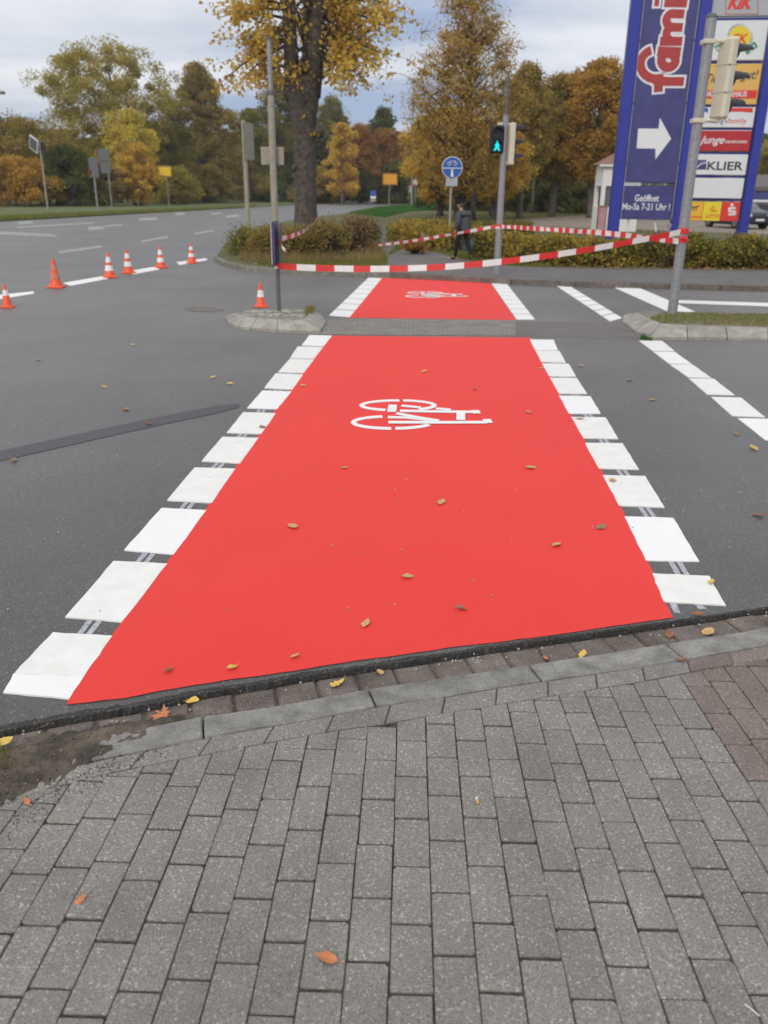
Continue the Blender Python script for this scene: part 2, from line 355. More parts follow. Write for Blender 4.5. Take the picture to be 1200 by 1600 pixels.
def empty(name, loc=(0, 0, 0), rz=0.0, **k):
    o = bpy.data.objects.new(name, None); COL.objects.link(o); o.location = loc; o.rotation_euler = (0, 0, rz)
    o.empty_display_size = .1
    return tag(o, **k)
def structure(o, label=None): o['kind'] = 'structure'; return tag(o, label)
def copy_tree(o, loc=None, rz=None, label=None, group=None, parent=None):
    c = o.copy(); COL.objects.link(c)
    if parent is not None: c.parent = parent
    if loc is not None: c.location = loc
    if rz is not None: c.rotation_euler = (0, 0, rz)
    if label: c['label'] = label
    if group: c['group'] = group
    for ch in list(o.children): copy_tree(ch, parent=c)
    return c
def poly_sheet(px, z, f=W): return [f(x, y, z) for x, y in px]

# ------------------------------------------------------------------ ground and road
mb = MB()
gx = [-380, -240, -120, -60, -30, -10, 0, 10, 30, 60, 120, 240, 380]; gy = [-60, -20, 0, 10, 30, 60, 100, 160, 300, 450]
mb.grid([[(x, y, -.14) for x in gx] for y in gy]); ground = structure(mb.build('ground', M['grass_ground']))

xs = [-90, -60, -40, -25, -15, -10, -7, -5, -4] + [round(-3 + .12 * i, 3) for i in range(61)] + [5, 6, 8, 11, 16, 25, 40, 60, 90]
ts = [0, .12, .25, .4, .55, .7, .85, 1, 1.15, 1.3, 1.45, 1.6, 2.5, 4, 7, 12, 20, 35, 60, 100, 170]
rows = [[(x, edge_y(x) + t, road_z(x, edge_y(x) + t)) for x in xs] for t in ts]
mb = MB(); mb.grid(rows)
for i in range(len(xs) - 1):                # the broken edge of the surfacing stands proud of the gutter
    a, b = rows[0][i], rows[0][i + 1]
    mb.poly([(a[0], a[1], a[2] - .1), (b[0], b[1], b[2] - .1), b, a])
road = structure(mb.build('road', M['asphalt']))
# rough dark lip along the surfacing edge, a bead of geometry with an uneven line
mb = MB(); n = 1000
up, lo = [], []
for i in range(n + 1):
    x = EX[0] + (EX[-1] - EX[0]) * i / n; ye = edge_y(x); z = road_z(x, ye)
    wv = .020 + .014 * noise.noise((x * 5, 0, 0)) + .01 * noise.noise((x * 31, 3, 0)); wv *= 1.15 - .36 * max(-.6, min(2.2, x + 1))
    lowv = .010 * noise.noise((x * 24, 9, 1)) + .008 * noise.noise((x * 75, 9, 1)); wv += .008 * noise.noise((x * 90, 2, 5))
    up.append((x, ye + max(.003, wv), z + .004)); lo.append((x, ye - .004 + lowv, z + .001 + .006 * noise.noise((x * 60, 4, 2))))
bt = [(p[0], p[1] - .003, p[2] - .022) for p in lo]
mb.grid([bt, lo, up]); mb.build('broken_asphalt_edge', M['asphalt_dark'], road)

def drape_quad(mbx, q, off, nu=3, nv=3, mi=0, wob=0.0, seed=0):
    """quad given by four picture points (tl,tr,br,bl) laid on the road"""
    P = [WR(x, y) for x, y in q]
    rows = []
    for i in range(nv + 1):
        r = []
        for j in range(nu + 1):
            u, v = j / nu, i / nv
            p = (P[0] * (1 - u) + P[1] * u) * (1 - v) + (P[3] * (1 - u) + P[2] * u) * v
            if wob and (i in (0, nv) or j in (0, nu)):
                p = p + Vector((noise.noise((p.x * 17, p.y * 17, seed)), noise.noise((p.x * 17, p.y * 17, seed + 9)), 0)) * wob
            p.z = road_z(p.x, p.y) + off; r.append(p)
        rows.append(r)
    rows.reverse(); mbx.grid(rows, mi)
    # thickness of the thermoplastic: short walls round the outline
    ring = rows[0] + [r[-1] for r in rows[1:]] + rows[-1][-2::-1] + [r[0] for r in rows[-2:0:-1]]
    for a, b in zip(ring, ring[1:] + ring[:1]):
        mbx.poly([(a[0], a[1], a[2] - off), (b[0], b[1], b[2] - off), b, a], mi)

crossing = structure(empty('cycle_crossing', W(680, 800)), 'red surfaced cycle crossing edged by white blocks')
def under(o, par):
    o.parent = par; o.matrix_parent_inverse = Matrix.Translation(-Vector(par.location)); return o
# near red field
mb = MB()
Ltop, Rtop = (517, 525), (828.5, 528)
bot = [(105, 1102), (200, 1091), (300, 1072), (420, 1055), (550, 1035), (717, 1011), (800, 1002), (900, 988), (1052, 966)]
def lerp2(a, b, t): return (a[0] + (b[0] - a[0]) * t, a[1] + (b[1] - a[1]) * t)
A, B = [WR(*Ltop), WR(*Rtop)], [WR(*p) for p in bot]
def pline(px):
    Q = [WR(*p) for p in px]; c_ = [0]
    for a, b in zip(Q, Q[1:]): c_.append(c_[-1] + (b - a).length)
    def f(v):
        q = v * c_[-1]
        for k in range(len(Q) - 1):
            if q <= c_[k + 1] + 1e-9: return Q[k].lerp(Q[k + 1], (q - c_[k]) / (c_[k + 1] - c_[k]))
        return Q[-1].copy()
    return f
LF = pline([(517, 525), (489, 561), (454.5, 607), (430.5, 640), (401, 683.5), (365, 733.5), (320, 798.5), (259, 882), (173.5, 995), (130, 1059), (106, 1093), (105, 1102)])
RF = pline([(828.5, 528), (850, 568), (876, 619), (895, 652.5), (916, 693), (944, 743.5), (977.5, 808), (1021.5, 897.5), (1039, 941.5), (1052, 966)])
cum = [0]
for i in range(1, len(B)): cum.append(cum[-1] + (B[i] - B[i - 1]).length)
rows = []
NV, NU = 44, 40
for i in range(NV + 1):
    v = (i / NV)
    v = 1 - (1 - v) ** 1.6
    r = []
    for j in range(NU + 1):
        u = j / NU; s_ = u * cum[-1]; k = max(0, min(len(B) - 2, next((q for q in range(len(cum) - 1) if cum[q + 1] >= s_), len(B) - 2)))
        tt = (s_ - cum[k]) / (cum[k + 1] - cum[k]); bp_ = B[k].lerp(B[k + 1], tt)
        p = LF(v).lerp(RF(v), u) + (bp_ - B[0].lerp(B[-1], u)) * v
        if i == NV: p.y += .006 * noise.noise((p.x * 25, 0, 4)) + .004 * noise.noise((p.x * 80, 0, 4))
        p.z = road_z(p.x, p.y) + .004; r.append(p)
    rows.append(r)
rows.reverse(); mb.grid(rows)
under(mb.build('red_surface', M['red']), crossing)
mb = MB(); drape_quad(mb, [(597, 434.5), (765, 441), (806, 500), (545, 496.5)], .004, 6, 6); under(mb.build('red_surface', M['red']), crossing)

def s2(q, ox, oy, k=.5): return [(ox + x * k, oy + y * k) for x, y in q]
Lb = [[(967, 48), (1033, 50), (1008, 83), (943, 80)], [(930, 84), (1005, 86), (978, 122), (907, 120)], [(905, 123), (977, 125), (945, 167), (870, 164)],
      [(862, 168), (943, 172), (910, 219), (826, 214)], [(820, 222), (907, 225), (862, 280), (772, 277)], [(760, 290), (858, 293), (812, 358), (708, 354)],
      [(695, 367), (803, 370), (746, 450), (630, 443)], [(608, 463), (730, 467), (657, 574), (522, 566)], [(505, 590), (640, 597), (540, 735), (387, 722)],
      [(355, 756), (518, 764), (378, 947), (205, 932)], [(165, 980), (347, 990), (258, 1118), (44, 1108)], [(44, 1109), (257, 1119), (212, 1187), (10, 1168)]]
Rb = [[(460, 62), (530, 63), (543, 95), (476, 95)], [(478, 97), (548, 98), (568, 134), (495, 132)], [(498, 137), (577, 138), (600, 178), (520, 177)],
      [(523, 182), (603, 183), (635, 232), (550, 231)], [(552, 238), (645, 240), (677, 294), (582, 294)], [(590, 305), (693, 306), (731, 373), (627, 371)],
      [(632, 386), (745, 387), (796, 469), (675, 466)], [(688, 487), (815, 490), (875, 588), (738, 582)], [(755, 616), (905, 621), (985, 757), (823, 754)],
      [(843, 795), (1015, 803), (1068, 895), (878, 883)]]
Fb = [[(797, 66), (868, 66), (908, 98), (840, 98)], [(842, 101), (908, 101), (960, 138), (890, 137)], [(893, 140), (963, 140), (1022, 182), (950, 180)],
      [(952, 184), (1030, 185), (1095, 236), (1010, 234)], [(1022, 242), (1115, 244), (1190, 305), (1088, 301)], [(1105, 309), (1215, 311), (1300, 385), (1190, 376)],
      [(1215, 392), (1325, 394), (1440, 490), (1325, 482)]]
def blocks(lst, ox, oy, par, gap_primer=True, sd=0):
    for i, q in enumerate(lst):
        q = s2(q, ox, oy); m_ = MB(); il = 2.2 if sd == 0 else 0; ir = 2.2 if sd == 20 else 0
        q = [(q[0][0] - ir, q[0][1]), (q[1][0] + il, q[1][1]), (q[2][0] + il, q[2][1]), (q[3][0] - ir, q[3][1])]
        drape_quad(m_, q, .0062 + .0005 * (i % 2), 8, 6, 0, .005, i + sd)
        o = m_.build('white_block', M['white_new'] if (i * 7 + sd) % 4 == 0 or (sd == 0 and i == 11) else M['white'])
        if par is crossing: under(o, par)
        else: o.parent = par
    if not gap_primer: return
    for i in range(len(lst) - 1):
        if sd == 0 and i == 10: continue
        a, b = s2(lst[i], ox, oy), s2(lst[i + 1], ox, oy); m_ = MB()
        for f0, f1 in ((.40, .50), (.56, .66)):
            drape_quad(m_, [lerp2(a[3], a[2], f0), lerp2(a[3], a[2], f1), lerp2(b[0], b[1], f1), lerp2(b[0], b[1], f0)], .003, 1, 2, 0, .003, i)
        o = m_.build('primer_streak', M['primer'])
        under(o, par) if par is crossing else setattr(o, 'parent', par)
blocks(Lb, 0, 500, crossing, True, 0)
blocks(Rb, 600, 500, crossing, True, 20)
blocks(Fb, 600, 500, road, False, 41)
mb = MB()
drape_quad(mb, [(1046, 943), (1058, 944), (1062, 958), (1052, 957)], .003, 1, 2, 0, .006, 3); drape_quad(mb, [(1086, 946), (1097, 947), (1104, 952), (1093, 952)], .003, 1, 2, 0, .006, 5)
under(mb.build('primer_streak', M['primer']), crossing)
def ladder(tl, tr, br, bl, n, par, gap=.12):
    for i in range(n):
        a, b = 0, 0
        # equal steps in the real world: work on the ground points
        P = [WR(*tl), WR(*tr), WR(*br), WR(*bl)]
        v0, v1 = (i + gap / 2) / n, (i + 1 - gap / 2) / n
        m_ = MB(); pts = [P[0].lerp(P[3], v1), P[1].lerp(P[2], v1), P[1].lerp(P[2], v0), P[0].lerp(P[3], v0)]
        for p in pts: p.z = .0065
        m_.prism(pts, .0065); o = m_.build('white_block', M['white_new'])
        under(o, par) if par is crossing else setattr(o, 'parent', par)
ladder((576, 434), (597, 434.6), (546, 496.5), (513.5, 494), 8, crossing)
ladder((766.5, 441), (790, 441.5), (836, 500), (807.5, 500), 9, crossing)
ladder((864, 443.5), (884, 443.5), (973, 498), (954, 503), 9, road)
def line_px(name, q, m, off=.005, parent=road, wob=0.0):
    m_ = MB(); drape_quad(m_, q, off, 6, 2, 0, wob, len(q)); return m_.build(name, m, parent)
line_px('stop_line', [(947, 444), (988, 445.5), (1104, 495), (1060, 494.5)], M['white_new'], .006)
line_px('lane_line', [(1057, 469), (1400, 480), (1400, 486), (1057, 473.5)], M['white'], .004)
z5 = lambda q: [(x / 3, 300 + y / 3) for x, y in q]
for q in ([(-260, 510), (155, 467), (162, 477), (-260, 545)], [(298, 427), (478, 396), (508, 407), (330, 441)], [(600, 373), (735, 349), (745, 364), (625, 387)], [(828, 330), (966, 311), (974, 320), (842, 343)]):
    line_px('fresh_dash', z5(q), M['white_new'], .006, road, .02)
for q in ([(-300, 170), (255, 198), (265, 210), (-300, 187)], [(272, 278), (475, 250), (482, 260), (280, 289)], [(660, 228), (785, 207), (792, 215), (664, 237)], [(908, 192), (1000, 178), (1003, 186), (912, 200)],
          [(410, 163), (485, 160), (492, 174), (415, 180)], [(80, 140), (150, 136), (158, 148), (84, 152)], [(650, 124), (735, 119), (742, 130), (654, 135)], [(820, 98), (862, 95), (868, 106), (824, 109)],
          [(1057, 112), (1120, 104), (1125, 114), (1062, 122)], [(985, 100), (1040, 96), (1043, 102), (988, 107)], [(80, 163), (440, 142), (445, 147), (84, 169)], [(490, 157), (570, 150), (576, 156), (494, 164)]):
    line_px('faded_dash', z5(q), M['old_white'], .004)
mb = MB(); seamL = [(-120, 735), (0, 713), (90, 693), (180, 673), (270, 654), (340, 640), (374, 634)]
rr = []
for k, (x, y) in enumerate(seamL):
    wd = 8 - 2.2 * (x / 374); rr.append([WR(x, y - wd + (3 if k == 6 else 0), 0) + Vector((0, 0, .0035)), WR(x, y + wd - (3 if k == 6 else 0), 0) + Vector((0, 0, .0035))])
mb.grid([[r[1] for r in rr], [r[0] for r in rr]]); mb.build('bitumen_seam', M['seam'], road)
mb = MB(); pts = [W(284, 481, .004), W(300, 486.5, .004), W(330, 487.5, .004), W(352, 484, .004), W(340, 480, .004), W(300, 479, .004)]
mb.poly(pts); mb.build('drain_patch', mat('faint_brown_patch', (.165, .15, .135), rough=.9, var=.2, scale=8), road)

# bicycle symbols, strokes measured once and used for both
def zb(x, y): return WR(520 + x / 4.2857, 590 + y / 4.2857)
SYM_C = zb(590, 250); strokes = []
def arc(cx, cy, rx, ry, a0, a1, n=14): return [(cx + rx * math.cos(R(a0 + (a1 - a0) * i / n)), cy - ry * math.sin(R(a0 + (a1 - a0) * i / n))) for i in range(n + 1)]
strokes += [(arc(437, 190, 243, 33, 88, 250), .055), (arc(437, 190, 243, 33, 82, -55), .055)]
strokes += [(arc(400, 305, 262, 41, 105, 268), .055), (arc(400, 305, 262, 41, 98, -12 + 110), .055)]
strokes[-1] = ([(368, 270), (480, 272), (580, 282), (660, 294)], .05)
strokes += [(arc(400, 305, 262, 41, 274, 338), .055)]
strokes += [([(460, 193), (590, 206)], .05), ([(450, 228), (620, 232), (960, 236)], .055), ([(402, 188), (394, 236)], -.075), ([(425, 245), (560, 272), (710, 296)], .055),
            ([(372, 306), (700, 307), (1030, 306)], .055), ([(690, 214), (790, 222)], .05), ([(857, 244), (856, 292)], -.072), ([(932, 237), (985, 237)], .075), ([(1008, 299), (1064, 299)], .08)]
def symbol(parent, delta, scale=1.0):
    m_ = MB()
    for si, (pl, wd) in enumerate(strokes):
        P = [zb(x, y) for x, y in pl]; wdt = abs(wd)
        P = [SYM_C + (p - SYM_C) * scale + delta for p in P]; rows = [[], []]
        for i, p in enumerate(P):
            d = (P[min(i + 1, len(P) - 1)] - P[max(0, i - 1)]); d.z = 0; d.normalize(); nn = Vector((-d.y * (1 if wd < 0 else .8), d.x * (1 if wd < 0 else 1.5), 0)) * wdt / 2
            z = .0062 + .0004 * si
            a = p + nn; b = p - nn; a.z = b.z = z; rows[0].append(a); rows[1].append(b)
        m_.grid([rows[1], rows[0]])
    return under(m_.build('bicycle_symbol', M['white_new']), parent)
symbol(crossing, Vector((0, 0, 0)))
fc = W(681, 461); symbol(crossing, Vector((fc.x - SYM_C.x, fc.y - SYM_C.y, 0)), .98)

# refuge strip between the two islands
refuge = structure(empty('refuge_strip', W(650, 510)))
rf = [(486, 497.5), (515, 497), (806, 501), (806, 525.5), (505, 523.5), (478, 522)]
def sheet(name, px, z, m, parent=None, wall=0.1, f=W):
    m_ = MB(); P = [f(x, y, z) for x, y in px]
    a = sum(P[i].x * P[(i + 1) % len(P)].y - P[(i + 1) % len(P)].x * P[i].y for i in range(len(P)))
    if a < 0: P.reverse()
    m_.prism(P, wall) ; return m_.build(name, m, parent)
o = sheet('asphalt_field', [(806, 501), (960, 505), (1010, 529), (806, 526)], .003, stone_mat('refuge_asphalt', (.15, .143, .135), speck=.25, fine=160, stain=1.5, stain_amt=.15), None, .002); under(o, refuge)
# rows of small grey pavers in the strip
P0, P1 = W(484, 498.5), W(806, 501); Q0, Q1 = W(484, 523), W(806, 525.5)
nx, ny = 24, 12; cnt = 0
me_r = None
base_m = MB(); base_m.poly([Vector((P.x, P.y, .002)) for P in (Q0, Q1, P1, P0)]); under(base_m.build('bedding', M['joint']), refuge)
for j in range(ny):
    for i in range(nx):
        u0, u1 = (i + .02) / nx, (i + .98) / nx; sh = (.5 / nx if j % 2 else 0)
        u0 = min(1, u0 + sh); u1 = min(1, u1 + sh)
        if u1 - u0 < .005: continue
        v0, v1 = (j + .03) / ny, (j + .97) / ny
        c = [Q0.lerp(Q1, u0).lerp(P0.lerp(P1, u0), v0), Q0.lerp(Q1, u1).lerp(P0.lerp(P1, u1), v0), Q0.lerp(Q1, u1).lerp(P0.lerp(P1, u1), v1), Q0.lerp(Q1, u0).lerp(P0.lerp(P1, u0), v1)]
        for p in c: p.z = .008 + random.uniform(-.001, .001)
        m_ = MB(); m_.prism(c, .006); under(m_.build('paver', M['paver']), refuge)

# ------------------------------------------------------------------ near pavement
pav = structure(empty('pavement', (0, 1.5, pz(1.5))))
def pav_part(m_, name, m, **k): return under(m_.build(name, m, **k), pav)
UP = [(-420, 1420), (-200, 1330), (-60, 1282), (30, 1243), (110, 1222), (200, 1201), (300, 1182), (380, 1167), (485, 1147), (600, 1131), (662, 1120), (750, 1105), (911, 1079), (1031, 1060), (1102, 1045), (1200, 1029), (1500, 975)]
KL = [(-420, 1360), (-200, 1285), (-60, 1240), (30, 1216), (110, 1198), (200, 1178), (300, 1160), (333, 1150), (479, 1126), (592, 1104), (652, 1097), (750, 1079), (844, 1066), (952, 1050), (1076, 1031), (1200, 1008), (1500, 955)]
KU = [(-420, 1300), (-200, 1232), (-60, 1196), (30, 1178), (110, 1162), (217, 1140), (320, 1120), (400, 1109), (579, 1077), (700, 1058), (821, 1041), (940, 1022), (1042, 1007), (1200, 981), (1500, 931)]
def curve(px, off=0.0): return [WP(x, y, off) for x, y in px]
CU, CL, CK, CE = curve(UP), curve(KL), curve(KU), [WP(*p) for p in EDGE_PX]
def yat(c, x):
    for a, b in zip(c, c[1:]):
        if a.x <= x <= b.x: return a.y + (b.y - a.y) * (x - a.x) / (b.x - a.x)
    a, b = (c[0], c[1]) if x < c[0].x else (c[-2], c[-1])
    return a.y + (b.y - a.y) * (x - a.x) / (b.x - a.x)
XR = (-3.4, 4.4)
# bedding under all pieces
mb = MB(); bx = [XR[0] + (XR[1] - XR[0]) * i / 60 for i in range(61)]
mb.grid([[(x, y0, pz(y0) - .0065) for x in bx] for y0 in (-2, -1, 0)] + [[(x, yat(CL, x) * k, pz(yat(CL, x) * k) - .0065) for x in bx] for k in (.25, .5, .75, 1)])
pav_part(mb, 'joint_bedding', M['joint'])
mb = MB(); mb.grid([[(x, yat(CL, x), pz(yat(CL, x)) - .032) for x in bx], [(x, yat(CE, x) + .02, pz(yat(CE, x)) - .030) for x in bx]])
pav_part(mb, 'gutter_bedding', M['dirt'])
def band(c0, c1, joints, name, m, off, gap, down, slant=0.0, ch=.003, hjit=.0015):
    for x0, x1 in zip(joints, joints[1:]):
        nseg = max(1, int((x1 - x0) / .12)); lo_, hi_ = [], []
        g = gap * random.uniform(.7, 1.4); dz = random.uniform(-hjit, hjit)
        for i in range(nseg + 1):
            x = x0 + g / 2 + (x1 - x0 - g) * i / nseg
            y0 = yat(c0, x) + gap * .6; y1 = yat(c1, x + slant) - gap * .4
            lo_.append(Vector((x, y0, pz(y0) + off + dz))); hi_.append(Vector((x + slant, y1, pz(y1) + off + dz)))
        m_ = MB(); m_.prism(lo_ + hi_[::-1], down, 0, ch); pav_part(m_, name, m)
def jx(px_list, c=WP): return [c(x, y).x for x, y in px_list]
# edging course next to the kerb, 20 cm long pieces
j = [XR[0]]
while j[-1] < XR[1]: j.append(j[-1] + .2 + random.uniform(-.004, .004))
brown_from = WP(1085, 1045).x
jj = [x for x in j]
band(CU, CL, [x for x in jj if x < brown_from], 'edging_paver', M['paver'], 0, .004, .03, .02)
band(CU, CL, [x for x in jj if x > brown_from - .2], 'edging_paver', M['paver_brown'], .0, .004, .03, .02)
kj = jx([(-420, 1330), (-120, 1240), (120, 1180)]) + jx([(325, 1135), (588, 1092), (842, 1050), (1062, 1020), (1290, 985), (1500, 950)])
band(CL, CK, kj, 'kerbstone', M['kerb'], .004, .006, .08, .0 - .03, .005)
gj = [XR[0]]
while gj[-1] < XR[1]: gj.append(gj[-1] + .152 + random.uniform(-.006, .006))
band(CK, [Vector((p.x, p.y - .012, 0)) for p in CE], gj, 'gutter_stone', M['gutter'], -.018, .008, .04, -.035, .009, .004)

# the field of pavers: columns measured at y=1600 / y=1130
a0, a1 = WP(679, 1600), WP(665.5, 1130)
U = (a1 - a0); U.z = 0; U.normalize(); Vx = Vector((U.y, -U.x, 0))      # U away from the viewer, Vx to the right
PITCHX = .1
joint_px = {-10: (35, 1557), -9: (103, 1545), -8: (150, 1587), -7: (225, 1548), -6: (300, 1530), -5: (372, 1504), -4: (430, 1585), -3: (505, 1546), -2: (575, 1502), -1: (643, 1552), 0: (712, 1492.5),
            1: (780, 1550.5), 2: (848, 1497), 3: (918, 1560), 4: (985, 1510), 5: (1055, 1561), 6: (1120, 1498), 7: (1180, 1554)}
mp_ = MB(); g = .0034; ch = .002
hx, hy = (PITCHX - g) / 2, (.2 - .0080) / 2
mp_.prism([(-hx, -hy, 0), (hx, -hy, 0), (hx, hy, 0), (-hx, hy, 0)], .03, 0, ch)
pm = bpy.data.meshes.new('paver'); pm.from_pydata(mp_.v, [], mp_.f); pm.materials.append(M['paver']); pm.update()
pmb = pm.copy(); pmb.materials.clear(); pmb.materials.append(M['paver_brown'])
TILT = math.atan(.0682)
def worn(mm_, me0, sd):
    rr_ = random.Random(sd); q = MB(); out = []
    for cxx_, cyy_, ex, ey in ((-hx, -hy, 1, 0), (hx, -hy, 0, 1), (hx, hy, -1, 0), (-hx, hy, 0, -1)):
        c_ = rr_.choice((.002, .003, .004, .008)) * rr_.uniform(.6, 1.1); px2, py2 = -ey, ex
        sxn, syn = (1 if cxx_ < 0 else -1), (1 if cyy_ < 0 else -1)
        a_ = (cxx_, cyy_ + syn * c_); b_ = (cxx_ + sxn * c_, cyy_)
        out += ([a_, b_] if (cxx_ < 0) == (cyy_ < 0) else [b_, a_])
    q.prism([(x + rr_.uniform(-.0006, .0006), y + rr_.uniform(-.0006, .0006), 0) for x, y in out], .03, 0, ch)
    me = bpy.data.meshes.new('paver'); me.from_pydata(q.v, [], q.f); me.materials.append(mm_); me.update(); return me
PMS = [worn(M['paver'], None, k) for k in range(7)]; PMB = [worn(M['paver_brown'], None, k + 20) for k in range(4)]
basis = Matrix((( Vx.x, U.x, 0), (Vx.y, U.y, 0), (0, 0, 1))).to_4x4()
def clipy(poly, a, n):
    out = []
    for i in range(len(poly)):
        p, q = poly[i], poly[(i + 1) % len(poly)]; dp, dq = (p - a).dot(n), (q - a).dot(n)
        if dp <= 0: out.append(p)
        if dp * dq < 0: out.append(p.lerp(q, dp / (dp - dq)))
    return out
far_m = MB(); n_pieces = 0
for k in range(-34, 42):
    jp = joint_px.get(k)
    s0 = ((WP(*jp) - a0).dot(U)) if jp else random.uniform(0, .2)
    colx = (k + .5) * PITCHX
    for r_ in range(-16, 24):
        s = s0 + (r_ + .5) * .2 + random.uniform(-.002, .002)
        c = a0 + Vx * (colx + random.uniform(-.0012, .0012)) + U * s
        if c.x < XR[0] + .05 or c.x > XR[1] - .05 or c.y < -1.2: continue
        yl = yat(CU, c.x); 
        if c.y - .12 > yl: continue
        brown = (k >= 10 and c.y > 2.15)
        ang = random.uniform(-.011, .011)
        c.z = pz(c.y) + random.uniform(-.0018, .0018)
        col_dir = (math.tan(0))
        # visible in or close to the frame?
        rel = CM.transposed() @ (c - Vector((0, 0, H)))
        inview = rel.z < -.1 and abs(rel.x / -rel.z) * F < 690 and (-rel.y / -rel.z) * F < 900
        pl = [c + (Vx * sx * hx + U * sy * hy) for sx, sy in ((-1, -1), (1, -1), (1, 1), (-1, 1))]
        x_a, x_b = c.x - .06, c.x + .06
        ta, tb = Vector((x_a, yat(CU, x_a), 0)), Vector((x_b, yat(CU, x_b), 0))
        nn = Vector((-(tb - ta).y, (tb - ta).x, 0)).normalized()
        cp = clipy([Vector((p.x, p.y, 0)) for p in pl], ta - nn * .003, nn)
        if len(cp) < 3: continue
        ar = abs(sum(cp[i].x * cp[(i + 1) % len(cp)].y - cp[(i + 1) % len(cp)].x * cp[i].y for i in range(len(cp)))) / 2
        if ar < .0008: continue
        clipped = ar < .99 * 4 * hx * hy
        for p in cp: p.z = pz(p.y) + c.z - pz(c.y)
        if not inview:
            far_m.prism(cp, .03, 1 if brown else 0, ch if not clipped else 0); continue
        n_pieces += 1
        if clipped:
            m_ = MB(); m_.prism(cp, .03, 0, ch); pav_part(m_, 'paver', M['paver_brown'] if brown else M['paver'])
        else:
            o = bpy.data.objects.new('paver', random.choice(PMB if brown else PMS)); COL.objects.link(o)
            mw = Matrix.Translation(c) @ Matrix.Rotation(-TILT, 4, 'X') @ basis @ Matrix.Rotation(ang, 4, 'Z')
            o.parent = pav; o.matrix_parent_inverse = Matrix.Translation(-Vector(pav.location)); o.matrix_basis = mw
o = under(far_m.build('paver_mass', [M['paver'], M['paver_brown']]), pav); o['kind'] = 'stuff'
print('pavers', n_pieces)
# washed-in dirt where the kerb runs out on the left
mb = MB(); nu_, nv_ = 150, 80
top = [(-420, 1236), (-250, 1208), (-100, 1172), (0, 1148), (90, 1129), (200, 1112), (290, 1100), (345, 1098)]
bt_ = [(-420, 1470), (-250, 1400), (-80, 1322), (0, 1290), (60, 1250), (130, 1212), (215, 1170), (325, 1122)]
T_ = [WP(*p) for p in top]; B_ = [WP(*p) for p in bt_]
rows = []
for i in range(nv_ + 1):
    v = i / nv_; r = []
    for jn in range(nu_ + 1):
        u = jn / nu_ * (len(T_) - 1); k = min(len(T_) - 2, int(u)); f_ = u - k
        a = T_[k].lerp(T_[k + 1], f_); b = B_[k].lerp(B_[k + 1], f_); p = b.lerp(a, v)
        edge = min(v, 1 - v, (1 - jn / nu_) * 1.4) * 4
        h = -.02 + .030 * min(1, edge) + .007 * noise.noise((p.x * 9, p.y * 9, 1)) + .008 * noise.noise((p.x * 34, p.y * 34, 1)) + .004 * noise.noise((p.x * 95, p.y * 95, 1)) - (.008 if v > .72 else 0)
        fade = max(0, (p.x + 1.05)) * .028
        p.z = pz(p.y) + h - fade; r.append(p)
    rows.append(r)
mb.grid(rows); o = mb.build('dirt', M['dirt'], smooth=False)
flatr = [p for r in rows[8:-6] for p in r[:110]]; m_ = MB()
for k in range(420):
    p = random.choice(flatr); s_ = random.uniform(.0012, .004) * (1 if random.random() < .9 else 2); m_.box(p + Vector((0, 0, .003)), (s_ * random.uniform(1, 3), s_, s_ * .6), random.choice((0, 0, 1, 2, 3)), random.uniform(0, 3))
for k in range(700):
    x = random.uniform(-60, 420); i_ = min(len(bt_) - 2, max(0, sum(q[0] < x for q in bt_) - 1)); f_ = (x - bt_[i_][0]) / (bt_[i_ + 1][0] - bt_[i_][0]); yb_ = bt_[i_][1] + (bt_[i_ + 1][1] - bt_[i_][1]) * min(f_, 1.6)
    p = WP(x, yb_ + abs(random.gauss(0, 16)) - 6, .001); s_ = random.uniform(.0012, .0032); m_.box(p, (s_ * random.uniform(1, 2.6), s_, s_ * .5), random.choice((0, 0, 1, 3)), random.uniform(0, 3))
tag(m_.build('debris', [M['bark_dark'], M['bark_far'], LEAFM[4], M['gutter']]), 'crumbs of bark, soil and leaf in the dirt at left', kind='stuff')
tag(o, 'dark washed-in dirt covering the kerb end at left', kind='stuff')

# ------------------------------------------------------------------ traffic islands
def island(name, outer, inner, back, stones, label, top_m, z=.13, inner_z=None):
    """outer: foot of the splayed kerb, inner: its top edge (picture points), back: closing points of the top"""
    root = structure(empty(name, W(*outer[0])), label)
    O = [W(x, y, 0) for x, y in outer]; I = [W(x, y, z) for x, y in inner]
    m_ = MB(); P = [Vector((p.x, p.y, z - .012)) for p in I] + [W(x, y, z - .012) for x, y in back]
    a = sum(P[i].x * P[(i + 1) % len(P)].y - P[(i + 1) % len(P)].x * P[i].y for i in range(len(P)))
    if a < 0: P.reverse()
    m_.prism(P, z); under(m_.build('island_top', top_m), root)
    for a, b in stones:
        c = Vector()
        q = [O[a], O[b], I[b], I[a]]; m_ = MB(); cen = sum(q, Vector()) / 4
        q = [p + (cen - p) * .025 for p in q]
        q0, q1, q2, q3 = q
        lip = [q0 + Vector((0, 0, .035)), q1 + Vector((0, 0, .035)), q2, q3]
        inn = [q3 + (q3 - q0).normalized() * .07, q2 + (q2 - q1).normalized() * .07]
        inn = [Vector((p.x, p.y, z)) for p in inn]
        m_.poly([lip[0], lip[1], lip[2], lip[3]]); m_.poly([lip[3], lip[2], inn[1], inn[0]])
        m_.poly([q0 - Vector((0, 0, .02)), q1 - Vector((0, 0, .02)), lip[1], lip[0]])
        m_.poly([q1 - Vector((0, 0, .02)), Vector((inn[1].x, inn[1].y, 0)), inn[1], lip[2], lip[1]])
        m_.poly([Vector((inn[0].x, inn[0].y, 0)), q0 - Vector((0, 0, .02)), lip[0], lip[3], inn[0]])
        under(m_.build('kerbstone', M['concrete']), root)
    return root
